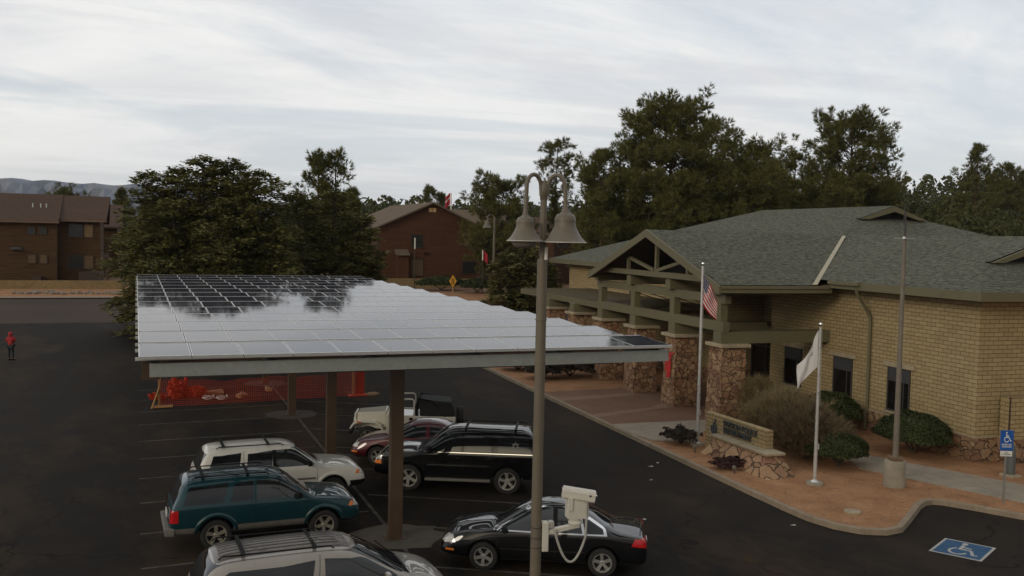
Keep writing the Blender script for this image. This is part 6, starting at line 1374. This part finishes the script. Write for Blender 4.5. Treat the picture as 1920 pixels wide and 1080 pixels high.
def wheelchair(mb, f, th=0.0):
    """access symbol in a unit square; f maps (u,v) -> 3D"""
    def ring(cx, cy, r0, r1, a0, a1, n):
        for k in range(n):
            a, b = R(a0+(a1-a0)*k/n), R(a0+(a1-a0)*(k+1)/n); mb.add([f(cx+r0*math.cos(a), cy+r0*math.sin(a)), f(cx+r1*math.cos(a), cy+r1*math.sin(a)), f(cx+r1*math.cos(b), cy+r1*math.sin(b)), f(cx+r0*math.cos(b), cy+r0*math.sin(b))], [(0, 1, 2, 3)])
    def poly(P): mb.add([f(*p) for p in P], [tuple(range(len(P)))])
    poly([(.42+.085*math.cos(R(a)), .90+.085*math.sin(R(a))) for a in range(0, 360, 24)])
    poly([(.37, .79), (.47, .79), (.48, .42), (.38, .42)]); poly([(.481, .66), (.70, .64), (.70, .57), (.481, .58)]); poly([(.481, .50), (.70, .50), (.70, .42), (.481, .42)])
    poly([(.70, .50), (.78, .46), (.90, .18), (.82, .16), (.70, .42)]); poly([(.82, .16), (.90, .18), (.99, .22), (1.0, .15), (.85, .10)])
    ring(.44, .28, .20, .275, 118, 345, 22)
def ada_sign():
    r = empty('parking_sign', 'blue reserved parking sign with white wheelchair symbol and small white plate on a post', 'sign', (23.75, 20.58, .115), R(-24))
    MB().box(-.03, .03, -.02, .02, -.1, 2.05).build('post', 'post', r)
    MB().box(-.19, .19, -.036, -.022, 1.56, 2.16).build('sign_plate', 'blue', r, bevel=.012)
    s = MB(); wheelchair(s, lambda u, v: (-.125+.26*u, -.0385, 1.80+.32*v)); s.build('wheelchair_symbol', 'white', r)
    text_obj('lettering', 'RESERVED\nPARKING', .066, r, (0, -.038, 1.715), (R(90), 0, 0), 'white', .001, .001, 'CENTER')
    MB().box(-.17, .17, -.034, -.022, 1.39, 1.545).build('small_plate', 'white', r, bevel=.006); text_obj('lettering', 'VAN\nACCESSIBLE', .050, r, (0, -.036, 1.48), (R(90), 0, 0), 'letter', .001, .001, 'CENTER')
ada_sign()
def ada_mark():
    A, B, D = Vector((19.68, 18.78)), Vector((20.30, 17.73)), Vector((18.45, 18.11))
    A, B, D = A, B, D; ex, ey = (B-A), (A-D)
    # painted square: u along A->B, v from D side up to A side
    def f(z): return lambda u, v: (D.x+ex.x*u+ey.x*v, D.y+ex.y*u+ey.y*v, z)
    mb = MB(); g = f(.006); mb.add([g(0, 0), g(1, 0), g(1, 1), g(0, 1)], [(0, 1, 2, 3)]); tag(mb.build('access_mark_border', 'white_worn'), kind='structure')
    mb = MB(); g = f(.011); mb.add([g(.055, .055), g(.945, .055), g(.945, .945), g(.055, .945)], [(0, 1, 2, 3)]); tag(mb.build('access_mark_field', 'blue_worn'), kind='structure')
    mb = MB(); g = f(.016); wheelchair(mb, lambda u, v: g(.16+.70*u, .10+.80*v)); tag(mb.build('access_mark_symbol', 'white_worn'), kind='structure')
ada_mark()
def bollard():
    x, y = 26.75, 22.95; r = empty('bollard', 'grey green pipe bollard on a square concrete foot behind the blue parking sign', 'bollard', (x, y, .115))
    p = MB(); p.lathe([(0, 1.06), (.06, 1.05), (.10, 1.01), (.115, .96), (.115, .80), (.13, .79), (.13, .06)], 20); p.build('pipe', mat('grey_green_pipe', (0.095, .105, .10), .6), r, smooth=40); MB().box(-.24, .24, -.24, .24, -.05, .07).build('foot', 'cap', r, bevel=.015)
bollard()
def yellow_sign():
    x, y = 30.2, 93.5; r = empty('warning_sign', 'yellow diamond warning sign with a black arrow on a wooden post', 'sign', (x, y, zg(x, y)), R(-20))
    MB().tube([(0, .05, 0), (0, .05, 2.3)], .06, 6).build('post', 'wood', r); p = MB(); s = .62; p.prism([(-s*.62, 1.8), (0, 1.8-s*1.05), (s*.62, 1.8), (0, 1.8+s*1.05)], 'y', -.03, .0); p.build('diamond_plate', mat('sign_yellow', (0.62, .30, .015), .5), r)
    a = MB(); a.box(-.13, -.05, -.04, -.032, 1.45, 2.1); a.box(.05, .13, -.04, -.032, 1.45, 2.1); a.build('symbol', 'black', r)
yellow_sign()

# ------------------------------------------------------------------ person in red, barrier netting, litter
def person():
    x, y = -6.35, 58.2; r = empty('person', 'person in a red hooded jacket and dark trousers standing alone on the lot', 'person', (x, y, zg(x, y)), R(160))
    J = {'pel': (0, 0, .78), 'wst': (0, .0, .94), 'chs': (0, .02, 1.14), 'nck': (0, .01, 1.26), 'hd': (0, -.01, 1.36), 'hd2': (0, -.015, 1.47), 'shl': (.17, .01, 1.20), 'ell': (.26, -.02, 1.02), 'wrl': (.10, -.17, 1.06), 'hal': (.03, -.20, 1.09), 'shr': (-.17, .01, 1.20), 'elr': (-.26, -.02, 1.02), 'wrr': (-.10, -.17, 1.05), 'har': (-.03, -.20, 1.08),
         'hpl': (.085, 0, .74), 'knl': (.095, -.02, .42), 'anl': (.10, .02, .08), 'tol': (.11, -.14, .035), 'hpr': (-.085, 0, .74), 'knr': (-.10, -.03, .42), 'anr': (-.11, .0, .08), 'tor': (-.13, -.15, .035)}
    E = [('pel', 'wst'), ('wst', 'chs'), ('chs', 'nck'), ('nck', 'hd'), ('hd', 'hd2'), ('chs', 'shl'), ('shl', 'ell'), ('ell', 'wrl'), ('wrl', 'hal'), ('chs', 'shr'), ('shr', 'elr'), ('elr', 'wrr'), ('wrr', 'har'), ('pel', 'hpl'), ('hpl', 'knl'), ('knl', 'anl'), ('anl', 'tol'), ('pel', 'hpr'), ('hpr', 'knr'), ('knr', 'anr'), ('anr', 'tor')]
    rad = dict(pel=.13, wst=.125, chs=.145, nck=.055, hd=.085, hd2=.075, shl=.065, ell=.05, wrl=.04, hal=.035, shr=.065, elr=.05, wrr=.04, har=.035, hpl=.085, knl=.06, anl=.045, tol=.04, hpr=.085, knr=.06, anr=.045, tor=.04)
    def skin(name, keys, m, grow=1.0, parent=None):
        k = [q for q in J if q in keys]; me = bpy.data.meshes.new(name); me.from_pydata([J[q] for q in k], [(k.index(a), k.index(b)) for a, b in E if a in k and b in k], [])
        o = bpy.data.objects.new('tmp', me); COL.objects.link(o); md = o.modifiers.new('s', 'SKIN'); sv = me.skin_vertices[0].data
        for i, q in enumerate(k): sv[i].radius = (rad[q]*grow, rad[q]*grow)
        sv[0].use_root = True; s = o.modifiers.new('d', 'SUBSURF'); s.levels = 2; s.render_levels = 2
        dg = bpy.context.evaluated_depsgraph_get(); dg.update(); ev = bpy.data.meshes.new_from_object(o.evaluated_get(dg)); bpy.data.objects.remove(o); ev.materials.clear(); ev.materials.append(M[m]); ev.polygons.foreach_set('use_smooth', [True]*len(ev.polygons)); return link(name, ev, parent or r)
    skin('body', set(J), 'skin')
    skin('jacket', {'pel', 'wst', 'chs', 'nck', 'shl', 'ell', 'wrl', 'shr', 'elr', 'wrr'}, 'jacket', 1.18)
    skin('trousers', {'pel', 'hpl', 'knl', 'anl', 'hpr', 'knr', 'anr'}, 'trousers', 1.16)
    h = MB(); h.lathe([(0, .135), (.06, .125), (.105, .07), (.115, 0), (.105, -.06), (.11, -.13)], 16, (0, .02, 1.41)); h.build('hood', 'jacket', r, smooth=60)
    f = MB(); f.lathe([(0, .0), (.05, .01), (.07, .04)], 12, (0, -.10, 1.40), 'y'); f.build('face', 'skin', r, smooth=60)
    for s in (-1, 1): MB().box(s*.105-.045, s*.105+.045, -.20, .05, 0, .07).build('shoe', 'black', r, bevel=.02)
M['skin'] = mat('skin', (0.32, .17, .11), .6); M['jacket'] = mat('red_jacket', (0.34, .016, .018), .8); M['trousers'] = mat('dark_trousers', (0.022, .022, .028), .85)
person()
M['netdark'] = mat('faded_orange_board', (0.30, 0.035, 0.015), .8)
def barrier():
    A, B = Vector((0.95, 43.25)), Vector((10.05, 44.3)); r = empty('barrier_fence', 'orange plastic netting strung across the parking bays between wooden stakes', 'barrier', (A.x, A.y, 0), math.atan2(B.y-A.y, B.x-A.x)); L = (B-A).length
    random.seed(4); n = MB(); H = 1.15
    def sag(x): return .05*math.sin(x*1.7)+.03*math.sin(x*4.1)-.10*math.sin(math.pi*x/L)
    w = .015; k = int(L/.085)
    for i in range(k):
        x = L*i/k; n.add([(x, .03*math.sin(x*3), .04), (x+w, .03*math.sin(x*3), .04), (x+w, .05*math.sin(x*2.2), H+sag(x)), (x, .05*math.sin(x*2.2), H+sag(x))], [(0, 1, 2, 3)])
    for j in range(14):
        t = j/13; z = .04+(H-.04)*t; m = 60
        for i in range(m):
            a, b = L*i/m, L*(i+1)/m; n.add([(a, .002+.04*math.sin(a*2.5), z+sag(a)*t-w/2), (b, .002+.04*math.sin(b*2.5), z+sag(b)*t-w/2), (b, .002+.04*math.sin(b*2.5), z+sag(b)*t+w/2), (a, .002+.04*math.sin(a*2.5), z+sag(a)*t+w/2)], [(0, 1, 2, 3)])
    n.build('netting', 'orange', r)
    for x in (-.02, L-.55): MB().box(x-.05, x+.05, .05, .10, 0, 1.28).build('stake', 'wood', r)
    MB().tube([(-.35, -.1, .0), (-.03, .05, .85)], .04, 6).build('brace', 'wood', r); MB().box(-.3, .5, -.12, .04, .02, .10).build('foot_board', 'wood', r)
    MB().box(L-.40, L+.0, .11, .16, .06, 1.12).build('end_board', 'netdark', r); MB().box(L-.8, L+.4, -.2, .15, .01, .06).build('foot_board', 'orange', r)
barrier()
def net_pile():
    rng = np.random.default_rng(12); C = []
    for cx, cy, cz, sx, sy, sz, n in ((.0, 0, .38, .38, .35, .46, 900), (.72, .1, .26, .55, .35, .20, 700), (-.8, -.1, .12, .35, .25, .10, 200)):
        d = rnd_dirs(rng, n)*(0.6+.4*rng.random((n, 1))); C.append(d*np.array([sx, sy, sz])+np.array([cx, cy, cz]))
    C = np.concatenate(C); C[:, 2] = np.maximum(.02, C[:, 2]); V, F = leaves(rng, C, rnd_dirs(rng, len(C)), .13, .5)
    o = link('netting_pile', np_mesh('netting_pile', V, F, 'orange')); o.location = (1.7, 45.6, 0); tag(o, 'bright orange heap of crumpled netting at the left end of the barrier', 'netting')
net_pile()
for i, (x, y, h) in enumerate(((1.62, 45.9, 1.9), (2.12, 45.9, 1.75))):
    r = empty('delineator_post', ['thick orange post standing in the crumpled netting heap', 'slim bright red post standing at the right of the netting heap'][i], 'post', (x, y, 0), 0, 'posts in the netting heap')
    t = MB(); t.tube([(0, 0, .06), (0, 0, h)], .11 if i == 0 else .085, 12); t.build('tube', 'orange' if i == 0 else 'red_tube', r, smooth=50); MB().lathe([(0, .08), (.18, .07), (.22, 0)], 16).build('base', 'black', r)
M['coil'] = mat('white_hose', (0.55, .50, .45), .6)
for i, (x, y) in enumerate(((3.05, 44.9), (3.62, 44.75))):
    t = MB(); n = 26
    t.tube([(.26*math.cos(2*math.pi*k/n*2.2)*(1+.1*math.sin(k)), .26*math.sin(2*math.pi*k/n*2.2), .05+.004*k+.03*math.sin(k*1.3)) for k in range(n)], .032, 6); o = t.build('hose_coil', 'coil', smooth=60); o.location = (x, y, .0)
    tag(o, ['left of two pale hose coils lying on the asphalt behind the netting', 'right of two pale hose coils lying on the asphalt behind the netting'][i], 'coil', 'coils behind the netting')
M['card'] = mat('tan_card', (0.36, .20, .10), .85)
for i, (x, y, s, lb) in enumerate(((3.4, 46.2, .40, 'flattened tan carton behind the hose coils'), (4.5, 45.1, .30, 'small tan scrap right of the hose coils'), (5.9, 46.6, .22, 'tiny pale scrap farthest right behind the netting'))):
    t = MB(); random.seed(i); t.hexa([(-s, -s*.6, .0), (s, -s*.5, .02), (s*.9, s*.6, .0), (-s*.8, s*.5, .01)], [(-s, -s*.6, .16), (s, -s*.5, .10), (s*.9, s*.6, .22), (-s*.8, s*.5, .14)]); o = t.build('carton_scrap', 'card'); o.location = (x, y, .012); o.rotation_euler = (0, 0, i*.8); tag(o, lb, 'carton', 'scraps behind the netting')
b = MB().lathe([(0, .16), (.16, .15), (.25, .08), (.22, .0)], 14).build('sandbag', mat('tan_sack', (.22, .15, .08), .9), smooth=60); b.location = (10.4, 44.2, 0); b.scale = (1.3, .8, 1); tag(b, 'tan sandbag weighing down the right end of the orange netting', 'sandbag')
# litter on the asphalt
M['paper'] = mat('pale_paper', (.45, .43, .40), .8)
for i, (x, y, s, lb) in enumerate(((16.1, 27.9, .10, 'white paper scrap on the driveway beside the sign'), (16.6, 28.3, .07, 'dry leaf scrap close to the kerb by the flag pole plant'), (15.2, 26.3, .06, 'small pale scrap on the driveway left of the sign base'), (16.5, 20.9, .08, 'white scrap on the driveway near the rounded kerb'), (12.9, 22.6, .09, 'pale scrap on the asphalt behind the black car'), (17.6, 29.6, .10, 'curled white scrap lying against the kerb by the dark plant'))):
    random.seed(i+20); t = MB(); t.add([(-s, -s*.4, .01), (s*.2, -s*.7, .03), (s, 0, .012), (s*.5, s*.6, .035), (-s*.6, s*.5, .012)], [(0, 1, 2), (0, 2, 3), (0, 3, 4)]); o = t.build('paper_scrap', 'paper'); o.location = (x, y, .0); o.rotation_euler = (0, 0, random.random()*6); tag(o, lb, 'litter', 'scraps on the driveway')
# small ground lights in the gravel by the sign
for i, (x, y) in enumerate(((18.45, 28.9), (18.05, 25.9))):
    r = empty('ground_light', ['small ground spotlight left of the sign base', 'small ground spotlight beside the purple plant'][i], 'ground light', (x, y, .115), R(60), 'ground lights by the sign'); MB().tube([(0, 0, 0), (0, 0, .14)], .02, 6).build('stake', 'steel_dark', r); MB().lathe([(0, 0), (.06, .0), (.075, .14), (0, .14)], 12, (0, 0, .16), 'x').build('lamp_head', 'lamp', r)

# ------------------------------------------------------------------ air
def haze():
    o = MB().box(-4400, 5400, -700, 7200, -9, 190).build('haze', M['dark']); m = bpy.data.materials.new('air'); m.use_nodes = True; t = m.node_tree; t.nodes.clear()
    out = t.nodes.new('ShaderNodeOutputMaterial'); v = t.nodes.new('ShaderNodeVolumePrincipled'); v.inputs['Color'].default_value = (0.80, 0.87, 0.97, 1); v.inputs['Density'].default_value = 0.9e-4; v.inputs['Anisotropy'].default_value = 0.2
    t.links.new(v.outputs[0], out.inputs['Volume']); o.data.materials.clear(); o.data.materials.append(m); tag(o, kind='stuff')
haze()
